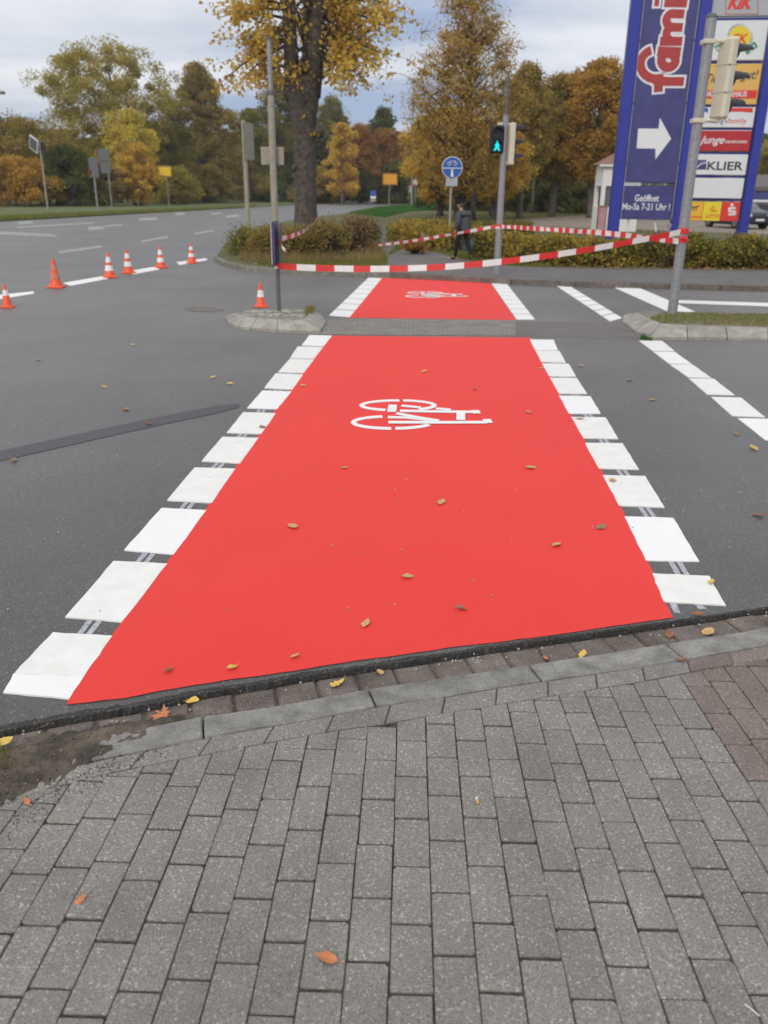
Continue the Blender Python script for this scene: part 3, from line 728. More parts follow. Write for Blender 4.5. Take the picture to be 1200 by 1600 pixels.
z7 = lambda x, y: (340 + x / 5.4545, 440 + y / 5.4545)
isl = island('traffic_island', [(352, 498), (356, 507), (372, 514), (391, 516), (433, 519.5), (466, 521), (500, 521), (510, 506), (500, 493)],
       [(368, 488.5), (370, 492), (381, 495), (401, 498), (434, 500), (458, 501), (478, 500), (487, 493), (482, 486)],
       [(470, 483), (440, 482), (385, 484)], [(0, 1), (1, 2), (2, 3), (3, 4), (4, 5), (5, 6), (6, 7), (7, 8)], 'left small traffic island', M['concrete_dark'])
z8 = lambda x, y: (850 + x / 3.43, 280 + y / 3.43)
isr = island('traffic_island', [(974, 496), (972, 505), (992, 521), (1013, 531), (1074, 531.5), (1136, 532), (1200, 534), (1262, 536), (1330, 538)],
       [(992, 488), (998, 492), (1014, 500), (1031, 506.5), (1073, 509.5), (1134, 511), (1200, 512.5), (1262, 514), (1330, 515)],
       [(1330, 492), (1200, 490), (1060, 487), (1010, 486)], [(k, k + 1) for k in range(8)], 'right traffic island with moss', M['concrete_dark'])
# rough stone setts on the left island top
for k in range(16):
    x = 385 + (k % 8) * 12 + random.uniform(-2, 2); y = 487 + (k // 8) * 6 + random.uniform(-1, 1)
    p = W(x, y, .125); m_ = MB(); s_ = random.uniform(.05, .075)
    pts = [(p.x + s_ * math.cos(t + random.uniform(-.2, .2)) * 1.1, p.y + s_ * 1.3 * math.sin(t), p.z + random.uniform(.006, .02)) for t in [i * math.tau / 6 for i in range(6)]]
    m_.prism(pts, .05, 0, .01); under(m_.build('sett', M['concrete']), isl)
def grass_patch(name, pts_fn, n, h, m, label=None, parent=None, w_=.006):
    v = np.zeros((n * 3, 3)); 
    for i in range(n):
        p = pts_fn(); hh = h * random.uniform(.5, 1.2); a = random.uniform(0, math.tau); ln = random.uniform(.1, .7) * hh
        d = (math.cos(a) * w_, math.sin(a) * w_)
        v[3 * i] = (p[0] - d[0], p[1] - d[1], p[2]); v[3 * i + 1] = (p[0] + d[0], p[1] + d[1], p[2]); a2 = random.uniform(0, math.tau)
        v[3 * i + 2] = (p[0] + math.cos(a2) * ln, p[1] + math.sin(a2) * ln, p[2] + hh)
    me = bpy.data.meshes.new(name); me.from_pydata(v.tolist(), [], [(3 * i, 3 * i + 1, 3 * i + 2) for i in range(n)]); me.materials.append(m)
    o = link(name, me, parent); return tag(o, label, kind='stuff')
def px_region(poly, z):
    xs_ = [p[0] for p in poly]; ys_ = [p[1] for p in poly]
    P = [W(x, y, z) for x, y in poly]; X = [p.x for p in P]; Y = [p.y for p in P]
    def inside(x, y):
        c = False
        for i in range(len(P)):
            a, b = P[i], P[i - 1]
            if (a.y > y) != (b.y > y) and x < (b.x - a.x) * (y - a.y) / (b.y - a.y) + a.x: c = not c
        return c
    def fn():
        for _ in range(500):
            x, y = random.uniform(min(X), max(X)), random.uniform(min(Y), max(Y))
            if inside(x, y): return (x, y, z)
        return (P[0].x, P[0].y, z)
    return fn
grass_patch('moss', px_region([(1015, 498), (1035, 505), (1200, 511), (1330, 513), (1330, 493), (1200, 491), (1040, 488)], .118), 6500, .03, M['grass'], 'low moss and grass on the right island', w_=.006)
grass_patch('weeds', px_region([(478, 497), (488, 492), (492, 484), (480, 484)], .1), 260, .09, M['grass'], 'tuft of weeds at the left island corner', w_=.007)
grass_patch('weeds', px_region([(1000, 530), (1018, 534), (1020, 528), (1006, 524)], .0), 300, .06, M['grass_bright'], 'weeds at the foot of the right island', w_=.006)
grass_patch('weeds', lambda: tuple(WP(random.uniform(-60, 30), random.uniform(1170, 1205), .0)), 260, .035, M['grass'], 'few grass blades in the dirt by the kerb', w_=.0018)

# ------------------------------------------------------------------ far side: verge, footway, path, car park
VZ = .10
front = [(338, 402), (352, 409), (385, 416), (435, 420), (520, 423), (610, 426), (700, 431), (800, 436.5), (900, 440), (1050, 443.5), (1200, 447), (1500, 455)]
verge = structure(sheet('verge', front + [(1900, 466), (2600, 330), (1500, 322), (760, 315.5), (690, 316), (628, 319), (590, 323), (545, 333), (480, 340), (420, 350), (376, 364), (350, 382)], VZ, M['grass_ground'], None, .2))
C_ = [W(x, y, VZ) for x, y in front]
kerb_line = structure(empty('far_kerb', C_[4]), 'low dark kerb on the far side')
tot = 0
for a, b in zip(C_, C_[1:]):
    d = (b - a); ln = d.length; n_ = max(1, round(ln / 1.0)); d.normalize(); nn = Vector((-d.y, d.x, 0))
    for i in range(n_):
        p, q = a + d * (ln * i / n_ + .006), a + d * (ln * (i + 1) / n_ - .006)
        m_ = MB(); m_.prism([p - nn * .06 + Vector((0, 0, .004)), q - nn * .06 + Vector((0, 0, .004)), q + nn * .07 + Vector((0, 0, .004)), p + nn * .07 + Vector((0, 0, .004))], .2, 0, .015)
        under(m_.build('kerbstone', M['gutter'] if a.x > -.5 else M['concrete_dark']), kerb_line); tot += 1
fw = [(606, 424.5), (700, 430), (800, 435.5), (900, 439), (1050, 442.5), (1200, 446), (1500, 454), (1500, 428), (1200, 423), (1000, 420), (860, 418), (760, 413), (742, 408), (700, 399), (668, 389), (640, 383), (616, 376), (603, 366), (600, 352), (590, 345), (575, 345), (585, 356), (592, 370), (598, 388), (606, 402)]
footway = structure(sheet('footway', fw, VZ + .006, M['asphalt_far'], None, .01))
cp_ = [(800, 352), (1200, 366), (1500, 375), (1500, 330), (1200, 326), (930, 335), (810, 343)]
carpark = structure(sheet('car_park', cp_, VZ + .004, stone_mat('pale_yard_surface', (.24, .205, .165), speck=.2, fine=60, stain=.4, stain_amt=.2), None, .01))
# grass strip beyond the main road, left
lv = [(-700, 380), (-300, 362), (0, 344), (200, 333), (400, 322.5), (520, 316.5), (600, 313)]
lverge = structure(sheet('roadside_grass', lv + [(600, 306.5), (300, 306), (-700, 312)], .08, M['far_grass'], None, .2))
grass_patch('grass', px_region([(-20, 345), (400, 323), (400, 321.6), (-20, 340)], .08), 14000, .16, M['grass'], 'rough grass along the far left roadside', w_=.03)
grass_patch('grass', px_region([(400, 412), (435, 418), (520, 421), (598, 421), (606, 405), (590, 392), (520, 398), (440, 398)], VZ), 26000, .075, M['grass'], 'short grass in front of the shrubs', w_=.012)
grass_patch('grass', px_region([(545, 334), (590, 325), (640, 321), (700, 321), (720, 326), (640, 331), (600, 340)], VZ), 14000, .22, M['grass_bright'], 'bright green grass beside the far road bend', w_=.03)
grass_patch('grass', px_region([(606, 400), (640, 384), (700, 400), (760, 414), (860, 419), (860, 410), (700, 390), (630, 374)], VZ), 9000, .1, M['grass'], 'grass edge behind the footway', w_=.012)
grass_patch('grass', px_region([(700, 326), (760, 320), (930, 322), (1000, 334), (930, 336), (780, 345), (720, 345)], VZ), 9000, .14, M['grass'], 'grass under the tree grove', w_=.03)
def litter(name, fn, n, label, size=.035, m=None):
    m_ = MB()
    for i in range(n):
        p = Vector(fn()); a = random.uniform(0, math.tau); s_ = size * random.uniform(.6, 1.3)
        q = []
        for k in range(4):
            t = a + k * math.pi / 2; q.append(p + Vector((math.cos(t) * s_, math.sin(t) * s_ * .7, .012 + random.uniform(0, .02))))
        m_.poly(q, random.choice((0, 0, 1, 2)))
    o = m_.build(name, [LEAFM[0], LEAFM[1], LEAFM[3]]); return tag(o, label, kind='stuff')
litter('leaf_litter', px_region([(640, 404), (700, 402), (860, 417), (1200, 424), (1500, 428), (1500, 418), (1200, 414), (860, 408)], VZ + .01), 1700, 'brown fallen leaves below the hedge on the far footway edge')
litter('leaf_litter', px_region([(380, 410), (435, 418), (600, 421), (606, 400), (400, 398)], VZ + .01), 700, 'fallen leaves on the grass by the shrubs')
litter('leaf_litter', px_region([(350, 410), (435, 424), (600, 430), (606, 426), (435, 419), (352, 406)], .0), 260, 'fallen leaves in the gutter of the far verge')
litter('leaf_litter', px_region([(700, 345), (930, 336), (1000, 345), (800, 356)], VZ + .01), 500, 'fallen leaves near the car park edge', .06)

# ------------------------------------------------------------------ vegetation
def leaves_object(name, pts, size, m, parent=None, flat=.0, elong=1.5):
    n = len(pts); pts = np.asarray(pts)
    a = rng.normal(size=(n, 3)); a[:, 2] *= (1 - flat); a /= np.linalg.norm(a, axis=1)[:, None] + 1e-9
    b = rng.normal(size=(n, 3)); b -= a * (a * b).sum(1)[:, None]; b /= np.linalg.norm(b, axis=1)[:, None] + 1e-9
    s = (size * rng.uniform(.55, 1.35, n))[:, None]
    q = np.stack([pts - a * s * elong / 2, pts + b * s * .5 + a * s * .1, pts + a * s * elong / 2, pts - b * s * .5 + a * s * .1], 1).reshape(-1, 3)
    me = bpy.data.meshes.new(name); me.vertices.add(4 * n); me.vertices.foreach_set('co', q.ravel())
    me.loops.add(4 * n); me.loops.foreach_set('vertex_index', np.arange(4 * n)); me.polygons.add(n)
    me.polygons.foreach_set('loop_start', np.arange(0, 4 * n, 4)); me.polygons.foreach_set('loop_total', np.full(n, 4))
    me.materials.append(m); me.update(); me.validate()
    return link(name, me, parent)
def bez(a, b, c, n=5): return [a * (1 - t) ** 2 + b * 2 * t * (1 - t) + c * t * t for t in [i / n for i in range(n + 1)]]
PROF = {
 'round': lambda h: math.sqrt(max(0, 1 - (2 * h - 1) ** 2)) ** .8,
 'cone': lambda h: max(.02, (1 - h) ** .8) * min(1, .7 + h * 3),
 'oval': lambda h: (math.sin(math.pi * min(1, max(0, h * .93 + .07))) ** .6) * (1 - .35 * h),
 'tall': lambda h: min(1, .75 + h) * (1 - h ** 2.2) ** .75 + .02,
 'bush': lambda h: math.sqrt(max(0, 1 - h ** 2.4)),
}
def tree(name, label, base, height, rad, prof, lm, bark, trunk_r, crown0=.25, nclump=90, per=80, leaf=.28, sig=.45, group=None, ry=None, cat='tree', limbs=True, lean=0.0, sparse_top=0.0, stems=1):
    base = Vector(base); ry = ry or rad
    root = empty(name, base, 0, label=label, cat=cat, group=group)
    m_ = MB(); top = Vector((lean * height, 0, height))
    cl = []
    for i in range(nclump):
        h = random.random() ** .9; r_ = PROF[prof](h); a = random.uniform(0, math.tau); k = math.sqrt(random.uniform(.12, 1))
        if sparse_top and h > .6 and random.random() < sparse_top * (h - .6) * 2: continue
        wob = 1 + .5 * noise.noise((math.cos(a) * 2.2 + base.x, math.sin(a) * 2.2, h * 5 + base.y))
        z = height * (crown0 + (1 - crown0) * h)
        cl.append(Vector((math.cos(a) * rad * r_ * k * wob + lean * z, math.sin(a) * ry * r_ * k * wob, z)))
    if trunk_r > 0:
        tp = [Vector((lean * height * t + .12 * trunk_r * 4 * math.sin(5 * t + base.x), .1 * math.sin(4 * t), height * .94 * t)) for t in [0, .03, .1, .25, .4, .55, .7, .85, 1]]
        m_.tube(tp, [trunk_r * 1.35, trunk_r * 1.1, trunk_r, trunk_r * .9, trunk_r * .75, trunk_r * .58, trunk_r * .4, trunk_r * .22, trunk_r * .06], 9)
        if limbs:
            for c in cl:
                if random.random() < .75:
                    h0 = max(height * crown0 * .7, c.z - (Vector((c.x, c.y, 0)).length) * random.uniform(.6, 1.0)); h0 = min(h0, height * .9)
                    t = h0 / (height * .94); s_ = Vector((lean * height * t + .12 * trunk_r * 4 * math.sin(5 * t + base.x), .1 * math.sin(4 * t), h0))
                    mid = s_.lerp(c, .5) + Vector((0, 0, .12 * (c - s_).length)); rr_ = trunk_r * .22 * (1 - .6 * t)
                    m_.tube(bez(s_, mid, c, 4), [rr_, rr_ * .75, rr_ * .5, rr_ * .3, rr_ * .12], 4, cap=False)
                    for _q in range(3):
                        dq = Vector((random.gauss(0, 1), random.gauss(0, 1), random.gauss(.3, .8))).normalized() * sig * random.uniform(1, 1.8); m_.tube([c - dq * .3, c + dq * .4, c + dq], [.022, .015, .008], 3, cap=False)
        m_.build('trunk', bark, root, smooth=True)
    elif stems:
        for i in range(70):
            a = random.uniform(0, math.tau); k = random.random() ** .5; tip = Vector((math.cos(a) * rad * k * 1.05, math.sin(a) * ry * k, height * random.uniform(.7, 1.22) * PROF[prof](k * .8)))
            b0 = Vector((tip.x * .3, tip.y * .3, 0)); m_.tube(bez(b0, Vector((tip.x * .45, tip.y * .45, tip.z * .7)), tip, 3), [.018, .013, .008, .004], 4, cap=False)
        m_.build('stem', bark, root)
    pts = []
    for c in cl:
        s_ = sig * random.uniform(.5, 1.35); nn = int(per * 2.0 * random.uniform(.5, 1.3)); p = rng.normal(size=(nn, 3)); p /= np.linalg.norm(p, axis=1)[:, None]
        p = p * (rng.random((nn, 1)) ** .5) * np.array([s_, s_, s_ * .7]) * 1.55 + np.array(c)
        pts.append(p)
    P = np.concatenate(pts); P = P[P[:, 2] > .04]
    leaves_object('crown' if trunk_r > 0 else 'foliage', P, leaf * .62, lm, root)
    return root

def px_tree(name, label, px, by, ty, hw, prof, lm, bark='bark_far', z=.08, Y=None, base_px=None, **k):
    """base at the picture point (px,by) on the ground, top at ty, half width hw (pixels)"""
    b = W(px, by, z); 
    if Y: b = Vector((atY(px, by, Y).x, Y, z))
    t = atY(px, ty, b.y); h = t.z - z; dep = b.y * math.cos(PITCH) ; r = hw / F * (b.y / math.cos(0)) * .985
    return tree(name, label, b, h, r, prof, LM[lm], M[bark], **k) if 'trunk_r' in k else tree(name, label, b, h, r, prof, LM[lm], M[bark], trunk_r=.2, **k)

G1 = 'trees behind the far left roadside'
# left roadside belt, from left to right
px_tree('bare_tree', 'half bare brown tree at the far left behind the leaning solar sign', 40, 331, 188, 75, 'round', 'brown', crown0=.12, nclump=150, per=94, leaf=0.25, sig=0.9, trunk_r=0.208, group=G1, sparse_top=.8, Y=92)
px_tree('bare_tree', 'brown bush-like tree cut by the left picture edge', -60, 334, 205, 70, 'round', 'brown', crown0=.1, nclump=110, per=88, leaf=0.275, sig=0.825, trunk_r=0.182, group=G1, Y=89)
px_tree('shrub', 'amber shrub below the half bare tree at the left edge', 30, 334, 250, 62, 'bush', 'amber', trunk_r=0, crown0=.05, nclump=90, per=100, leaf=0.225, sig=0.6, Y=84, group='shrubs behind the far left roadside', cat='shrub')
px_tree('shrub', 'dark green shrub between the solar sign and the grey signs', 115, 331, 232, 42, 'bush', 'green', trunk_r=0, crown0=.04, nclump=110, per=119, leaf=0.213, sig=0.6, Y=89, group='shrubs behind the far left roadside', cat='shrub')
px_tree('tall_tree', 'tallest golden tree left, airy crown above the yellow tree', 190, 326, 68, 92, 'round', 'olive', crown0=.15, nclump=300, per=119, leaf=0.25, sig=0.825, trunk_r=0.39, group=G1, sparse_top=.5, Y=110)
px_tree('yellow_tree', 'bright yellow small tree before the tall golden tree', 213, 328, 178, 36, 'round', 'yellow', crown0=.2, nclump=90, per=112, leaf=0.225, sig=0.63, trunk_r=0.182, group=G1, Y=97)
px_tree('amber_tree', 'low amber tree behind the yellow road sign', 222, 330, 232, 30, 'round', 'gold', crown0=.08, nclump=70, per=100, leaf=0.213, sig=0.525, trunk_r=0.13, group=G1, Y=94)
px_tree('shrub', 'brown green shrub behind the two grey sign backs', 165, 331, 262, 38, 'bush', 'twiggy', trunk_r=0, crown0=.04, nclump=80, per=106, leaf=0.2, sig=0.6, Y=92, group='shrubs behind the far left roadside', cat='shrub')
px_tree('cone_tree', 'pointed cone shaped brown green tree left of the middle', 320, 322, 104, 102, 'cone', 'brown', crown0=.05, nclump=330, per=125, leaf=0.275, sig=0.75, trunk_r=0.39, group=G1, Y=130)
px_tree('olive_tree', 'olive tree in front of the pointed tree', 268, 325, 196, 42, 'round', 'mid', crown0=.1, nclump=110, per=112, leaf=0.25, sig=0.75, trunk_r=0.208, group=G1, Y=115)
px_tree('shrub', 'dark brown shrub behind the triangle sign', 330, 323, 262, 40, 'bush', 'brown', trunk_r=0, crown0=.04, nclump=90, per=106, leaf=0.25, sig=0.675, Y=120, group='shrubs behind the far left roadside', cat='shrub')
px_tree('shrub', 'olive shrub right behind the yellow road sign', 282, 326, 268, 34, 'bush', 'olive', trunk_r=0, crown0=.04, nclump=80, per=106, leaf=0.225, sig=0.6, Y=108, group='shrubs behind the far left roadside', cat='shrub')
px_tree('evergreen_tree', 'dark evergreen behind the pale sign pole', 395, 320, 176, 36, 'tall', 'mid', crown0=.06, nclump=150, per=112, leaf=0.325, sig=0.9, trunk_r=0.325, group=G1, Y=150)
px_tree('evergreen_tree', 'tall dark tree behind the sign mast', 440, 319, 125, 42, 'oval', 'mid', crown0=.1, nclump=170, per=112, leaf=0.35, sig=0.975, trunk_r=0.39, group=G1, Y=163)
px_tree('evergreen_tree', 'dark olive tree just right of the big trunk', 520, 317, 155, 40, 'oval', 'mid', crown0=.08, nclump=160, per=112, leaf=0.375, sig=1.05, trunk_r=0.39, group=G1, Y=181, sparse_top=.4)
px_tree('conifer_bush', 'blue green low conifer bush beside the sign mast', 428, 321, 285, 46, 'bush', 'pine', trunk_r=0, crown0=.03, nclump=90, per=112, leaf=0.25, sig=0.6, Y=142, group='shrubs behind the far left roadside', cat='shrub')
px_tree('shrub', 'dark shrub below the evergreens behind the big trunk', 480, 319, 262, 50, 'bush', 'green', trunk_r=0, crown0=.03, nclump=100, per=112, leaf=0.325, sig=0.825, Y=160, group='shrubs behind the far left roadside', cat='shrub')
def wood(x0, x1, Y0, Y1, top, n, m, label):
    pts = []; a, b = atY(x0, 300, Y0), atY(x1, 300, Y1)
    for i in range(n):
        u = random.random(); X = a.x + (b.x - a.x) * u; Y = Y0 + (Y1 - Y0) * u + random.uniform(0, 10)
        hh = (H + top / F * Y) * (1 + .35 * noise.noise((X * .09, 3, 1)) + .2 * noise.noise((X * .4, 3, 1))); pts.append((X, Y, hh * random.random() ** .8))
    o = leaves_object('far_wood', pts, .85, LM[m]); tag(o, label, kind='stuff')
wood(-220, 700, 125, 190, 78, 17000, 'green', 'dark far wood closing the view behind the left trees')
wood(640, 1500, 125, 140, 70, 15000, 'green', 'dark far wood closing the view behind the right grove')
G2 = 'trees at the end of the road'
px_tree('gold_tree', 'small golden tree at the road end beside the big trunk', 535, 314, 196, 30, 'oval', 'gold', crown0=.08, nclump=90, per=80, leaf=.3, sig=.6, trunk_r=.2, group=G2, Y=128)
px_tree('rust_tree', 'rust orange tree at the road end, left one', 563, 313, 200, 32, 'oval', 'rust', crown0=.06, nclump=110, per=85, leaf=.32, sig=.7, trunk_r=.25, group=G2, Y=138)
px_tree('green_tree', 'dark green tree rising behind the rust orange trees', 598, 311, 172, 34, 'oval', 'green', crown0=.08, nclump=140, per=90, leaf=.4, sig=.85, trunk_r=.3, group=G2, Y=168)
px_tree('rust_tree', 'rust orange tree above the orange road sign', 606, 312, 204, 34, 'round', 'rust', crown0=.05, nclump=120, per=85, leaf=.34, sig=.75, trunk_r=.25, group=G2, Y=148)
px_tree('green_tree', 'narrow dark tree left of the speed limit sign', 636, 312, 215, 18, 'tall', 'green', crown0=.05, nclump=80, per=85, leaf=.36, sig=.7, trunk_r=.25, group=G2, Y=158)
for i, (x, t_, hw, lmn, la) in enumerate([(500, 270, 40, 'brown', 'brown undergrowth at the road end behind the big trunk'), (560, 262, 44, 'green', 'dark undergrowth below the rust orange trees'), (620, 258, 44, 'green', 'dark undergrowth behind the orange road sign'), (665, 262, 38, 'brown', 'undergrowth behind the speed limit sign')]):
    px_tree('shrub', la, x, 314, t_, hw, 'bush', lmn, trunk_r=0, crown0=.03, nclump=110, per=85, leaf=.36, sig=.8, Y=134 + 4 * i, group='undergrowth at the road end', cat='shrub')
# right grove
G3 = 'trees of the right grove'
px_tree('tall_lime_tree', 'tallest golden lime tree behind the blue round sign', 722, 330, -34, 92, 'oval', 'dusty', z=VZ, crown0=.14, nclump=400, per=70, leaf=.13, sig=.5, trunk_r=.32, group=G3, Y=52, bark='bark_dark', sparse_top=.9)
px_tree('lime_tree', 'golden tree at the left end of the grove', 690, 326, 170, 56, 'round', 'gold', z=VZ, crown0=.16, nclump=190, per=90, leaf=.17, sig=.45, trunk_r=.22, group=G3, Y=66, bark='bark_dark')
px_tree('lime_tree', 'amber tree just right of the traffic light pole', 812, 330, 108, 48, 'oval', 'brown', z=VZ, crown0=.3, nclump=200, per=90, leaf=.18, sig=.5, trunk_r=.24, group=G3, Y=62, sparse_top=.7)
px_tree('lime_tree', 'brown tree between the traffic light and the kiosk', 862, 329, 124, 48, 'oval', 'brown', z=VZ, crown0=.3, nclump=200, per=90, leaf=.2, sig=.55, trunk_r=.24, group=G3, Y=68)
px_tree('lime_tree', 'amber tree above the small white kiosk', 922, 329, 102, 52, 'round', 'amber', z=VZ, crown0=.28, nclump=220, per=90, leaf=.2, sig=.55, trunk_r=.25, group=G3, Y=66)
px_tree('lime_tree', 'amber tree half hidden by the blue advertising pylon', 985, 330, 118, 48, 'round', 'amber', z=VZ, crown0=.28, nclump=170, per=85, leaf=.22, sig=.6, trunk_r=.25, group=G3, Y=72)
px_tree('lime_tree', 'gold tree low behind the traffic light pole', 770, 328, 205, 50, 'round', 'gold', z=VZ, crown0=.26, nclump=170, per=90, leaf=.17, sig=.5, trunk_r=.22, group=G3, Y=60)
px_tree('back_tree', 'dark tree filling the grove behind the kiosk', 900, 324, 190, 80, 'round', 'green', z=VZ, crown0=.1, nclump=200, per=90, leaf=.34, sig=.8, trunk_r=.25, group=G3, Y=96)
px_tree('back_tree', 'dark tree filling the grove behind the traffic light', 800, 322, 205, 76, 'round', 'brown', z=VZ, crown0=.1, nclump=200, per=90, leaf=.34, sig=.8, trunk_r=.25, group=G3, Y=92)
px_tree('shrub', 'dark undergrowth at the grove edge behind the walker', 720, 322, 272, 60, 'bush', 'green', z=VZ, trunk_r=0, crown0=.02, nclump=90, per=90, leaf=.28, sig=.6, Y=88, group='undergrowth of the grove', cat='shrub')
px_tree('shrub', 'dark undergrowth left of the kiosk', 850, 323, 262, 76, 'bush', 'green', z=VZ, trunk_r=0, crown0=.02, nclump=110, per=90, leaf=.28, sig=.6, Y=84, group='undergrowth of the grove', cat='shrub')
px_tree('shrub', 'dark undergrowth behind the kiosk', 950, 324, 258, 60, 'bush', 'green', z=VZ, trunk_r=0, crown0=.02, nclump=90, per=90, leaf=.28, sig=.6, Y=84, group='undergrowth of the grove', cat='shrub')
px_tree('far_tree', 'olive treetop showing right of the advertising pylon', 1212, 322, 210, 44, 'round', 'olive', z=VZ, crown0=.15, nclump=120, per=85, leaf=.25, sig=.6, trunk_r=.25, group=G3, Y=95)
# slim bare trunks of the grove
for i, (x, yb, yt, r_, la) in enumerate([(690, 326, 262, .07, 'slim black trunk right of the speed limit sign'), (741, 345, 250, .14, 'grey trunk just right of the walking person'), (766, 337, 262, .10, 'pale slim trunk left of the traffic light pole'), (831, 334, 250, .12, 'grey slim trunk, first right of the traffic light pole'),
                                         (846, 332, 256, .09, 'dark slim trunk, second right of the traffic light pole'), (858, 331, 256, .08, 'dark slim trunk, third right of the traffic light pole'), (868, 333, 250, .12, 'brown slim trunk, fourth right of the traffic light pole'), (903, 333, 240, .2, 'thick dark trunk close to the kiosk'), (920, 331, 256, .09, 'slim trunk touching the kiosk')]):
    b = W(x, yb, VZ); t = atY(x + random.uniform(-2, 2), yt - 40, b.y); rt = empty('slim_tree', b, 0, label=la, cat='tree', group='slim trunks in the grove')
    h = t.z - VZ; m_ = MB(); sw = random.uniform(-.15, .15)
    m_.tube([(sw * math.sin(k * 1.1), 0, h * k / 6) for k in range(7)], [r_ * 1.2, r_, r_ * .9, r_ * .85, r_ * .75, r_ * .6, r_ * .4], 8); m_.build('trunk', M['bark_far'] if i in (1, 2, 3, 6) else M['bark_dark'], rt, smooth=True)
    P = rng.normal(size=(900, 3)) * np.array([.9, .9, .6]) + np.array([0, 0, h]); leaves_object('crown', P, .17, LM['gold' if i < 3 else 'brown'], rt)

# big tree in front, middle left
def big_tree():
    b = W(478, 372, VZ); Y = b.y
    root = empty('big_lime_tree', b, 0, label='big grey trunked lime tree with golden leaves left of the middle', cat='tree')
    loc = lambda px, py, dy=0: atY(px, py, Y + dy) - b
    def wid(px): return px / F * Y * .97
    m_ = MB()
    tp = [(478, 374, 22), (478, 352, 18.5), (478, 320, 16.5), (477, 270, 16), (476, 220, 16.5), (475, 180, 19), (474, 150, 23.5), (474, 120, 22)]
    pts = [loc(x, y) for x, y, w_ in tp]; m_.tube(pts, [wid(w_) for *_, w_ in tp], 18)
    # three stems
    def stem(pl, mi=0):
        m_.tube([loc(x, y, dy) for x, y, w_, dy in pl], [wid(w_) for x, y, w_, dy in pl], 12)
    stem([(464, 150, 15, 0), (456, 110, 11.5, 0), (453, 60, 9.5, -.1), (451, 0, 9, -.1), (446, -80, 9, 0), (436, -200, 5, .3), (428, -330, 1.5, .5)])
    stem([(477, 140, 15, .1), (481, 90, 9, .2), (483, 30, 8, .3), (486, -60, 7, .2), (488, -200, 6, 0), (490, -380, 2, 0)])
    stem([(484, 150, 16, 0), (491, 100, 13, 0), (495, 50, 11, 0), (497, 0, 10, 0), (506, -80, 9, -.2), (520, -200, 5, -.4), (528, -320, 1.5, -.4)])
    # burl and knots on the bark
    for x, y, r_ in ((456, 145, 12), (496, 205, 8), (470, 215, 7), (462, 262, 5), (484, 300, 6)):
        p = loc(x, y, -.25); rr_ = wid(r_); m_.tube([p + Vector((0, .3, 0)), p + Vector((0, .1, 0)), p, p - Vector((0, .08, 0))], [rr_ * 1.2, rr_, rr_ * .7, rr_ * .15], 10)
    leafp = []
    def limb(s_, e_, r0, nsub):
        mid = s_.lerp(e_, .5) + Vector((0, 0, .1 * (e_ - s_).length)); path = bez(s_, mid, e_, 7)
        m_.tube(path, [r0 * (1 - .85 * k / 7) for k in range(8)], 5, cap=False)
        for k in range(nsub):
            t = random.uniform(.25, 1); p = path[min(7, int(t * 7))]; d = (e_ - s_).normalized()
            sd = Vector((random.gauss(0, 1), random.gauss(0, 1), random.gauss(-.1, .6))).normalized(); q = p + (d * .6 + sd * .8) * random.uniform(.4, 1.2)
            tw = bez(p, p.lerp(q, .5) + Vector((0, 0, .08)), q + Vector((0, 0, -.12)), 3); m_.tube(tw, [.016, .011, .007, .004], 3, cap=False)
            for tt in tw[1:] + [q]:
                n_ = random.randint(2, 8)
                leafp.append(rng.normal(size=(n_, 3)) * np.array([.12, .12, .10]) + np.array(tt))
    # lower limbs read from the photograph, then the unseen crown above
    low = [(455, 70, 350, 118), (453, 60, 368, 60), (452, 20, 338, 18), (455, 90, 402, 118), (452, 40, 390, 95), (450, -10, 372, -30), (497, 60, 560, 70), (499, 40, 612, 85), (499, 20, 622, 40), (498, 70, 545, 112), (499, 0, 606, 2),
           (500, -10, 625, -40), (496, 90, 575, 125), (482, 90, 470, 125), (482, 60, 520, 112), (460, 100, 440, 130), (455, 30, 415, 70), (499, 30, 560, 30), (452, 0, 400, 10), (484, 20, 530, 60), (484, 0, 470, 40), (490, 110, 470, 100), (499, 10, 580, 100)]
    for sx, sy, ex, ey in low:
        for rep in range(2):
            dyy = random.uniform(-2.4, 2.4) if rep else random.uniform(-.8, .8)
            k = 1 - .35 * rep * random.random()
            limb(loc(sx, sy + random.uniform(-15, 15)), loc(sx + (ex - sx) * k, ey + random.uniform(-12, 14), dyy), wid(2.6), 9)
    for i in range(90):
        z0 = random.uniform(7, 14.5); a = random.uniform(0, math.tau); rr_ = random.uniform(1.2, 4.0) * math.sqrt(max(.1, 1 - ((z0 - 9) / 6.5) ** 2))
        cx = loc(480, -20).x; s_ = Vector((cx + random.uniform(-.5, .5), random.uniform(-.3, .3), z0 - rr_ * .6)); limb(s_, Vector((cx + math.cos(a) * rr_, math.sin(a) * rr_, z0)), .05, 8)
    # epicormic twigs on the trunk
    for x, y in ((472, 190), (490, 213), (460, 110), (478, 100), (470, 130), (484, 120)):
        p = loc(x, y, -.5); leafp.append(rng.normal(size=(26, 3)) * .11 + np.array(p))
    m_.build('trunk', M['bark'], root, smooth=True)
    LP = np.concatenate(leafp); cxl = loc(475, 60).x; LP = LP[~((np.abs(LP[:, 0] - cxl) < wid(34)) & (LP[:, 1] < .35) & (LP[:, 2] < loc(475, -30).z) & (rng.random(len(LP)) < .82))]
    leaves_object('crown', LP, .115, LM['gold'], root, elong=1.25)
    return root, b
bigtree, big_b = big_tree()

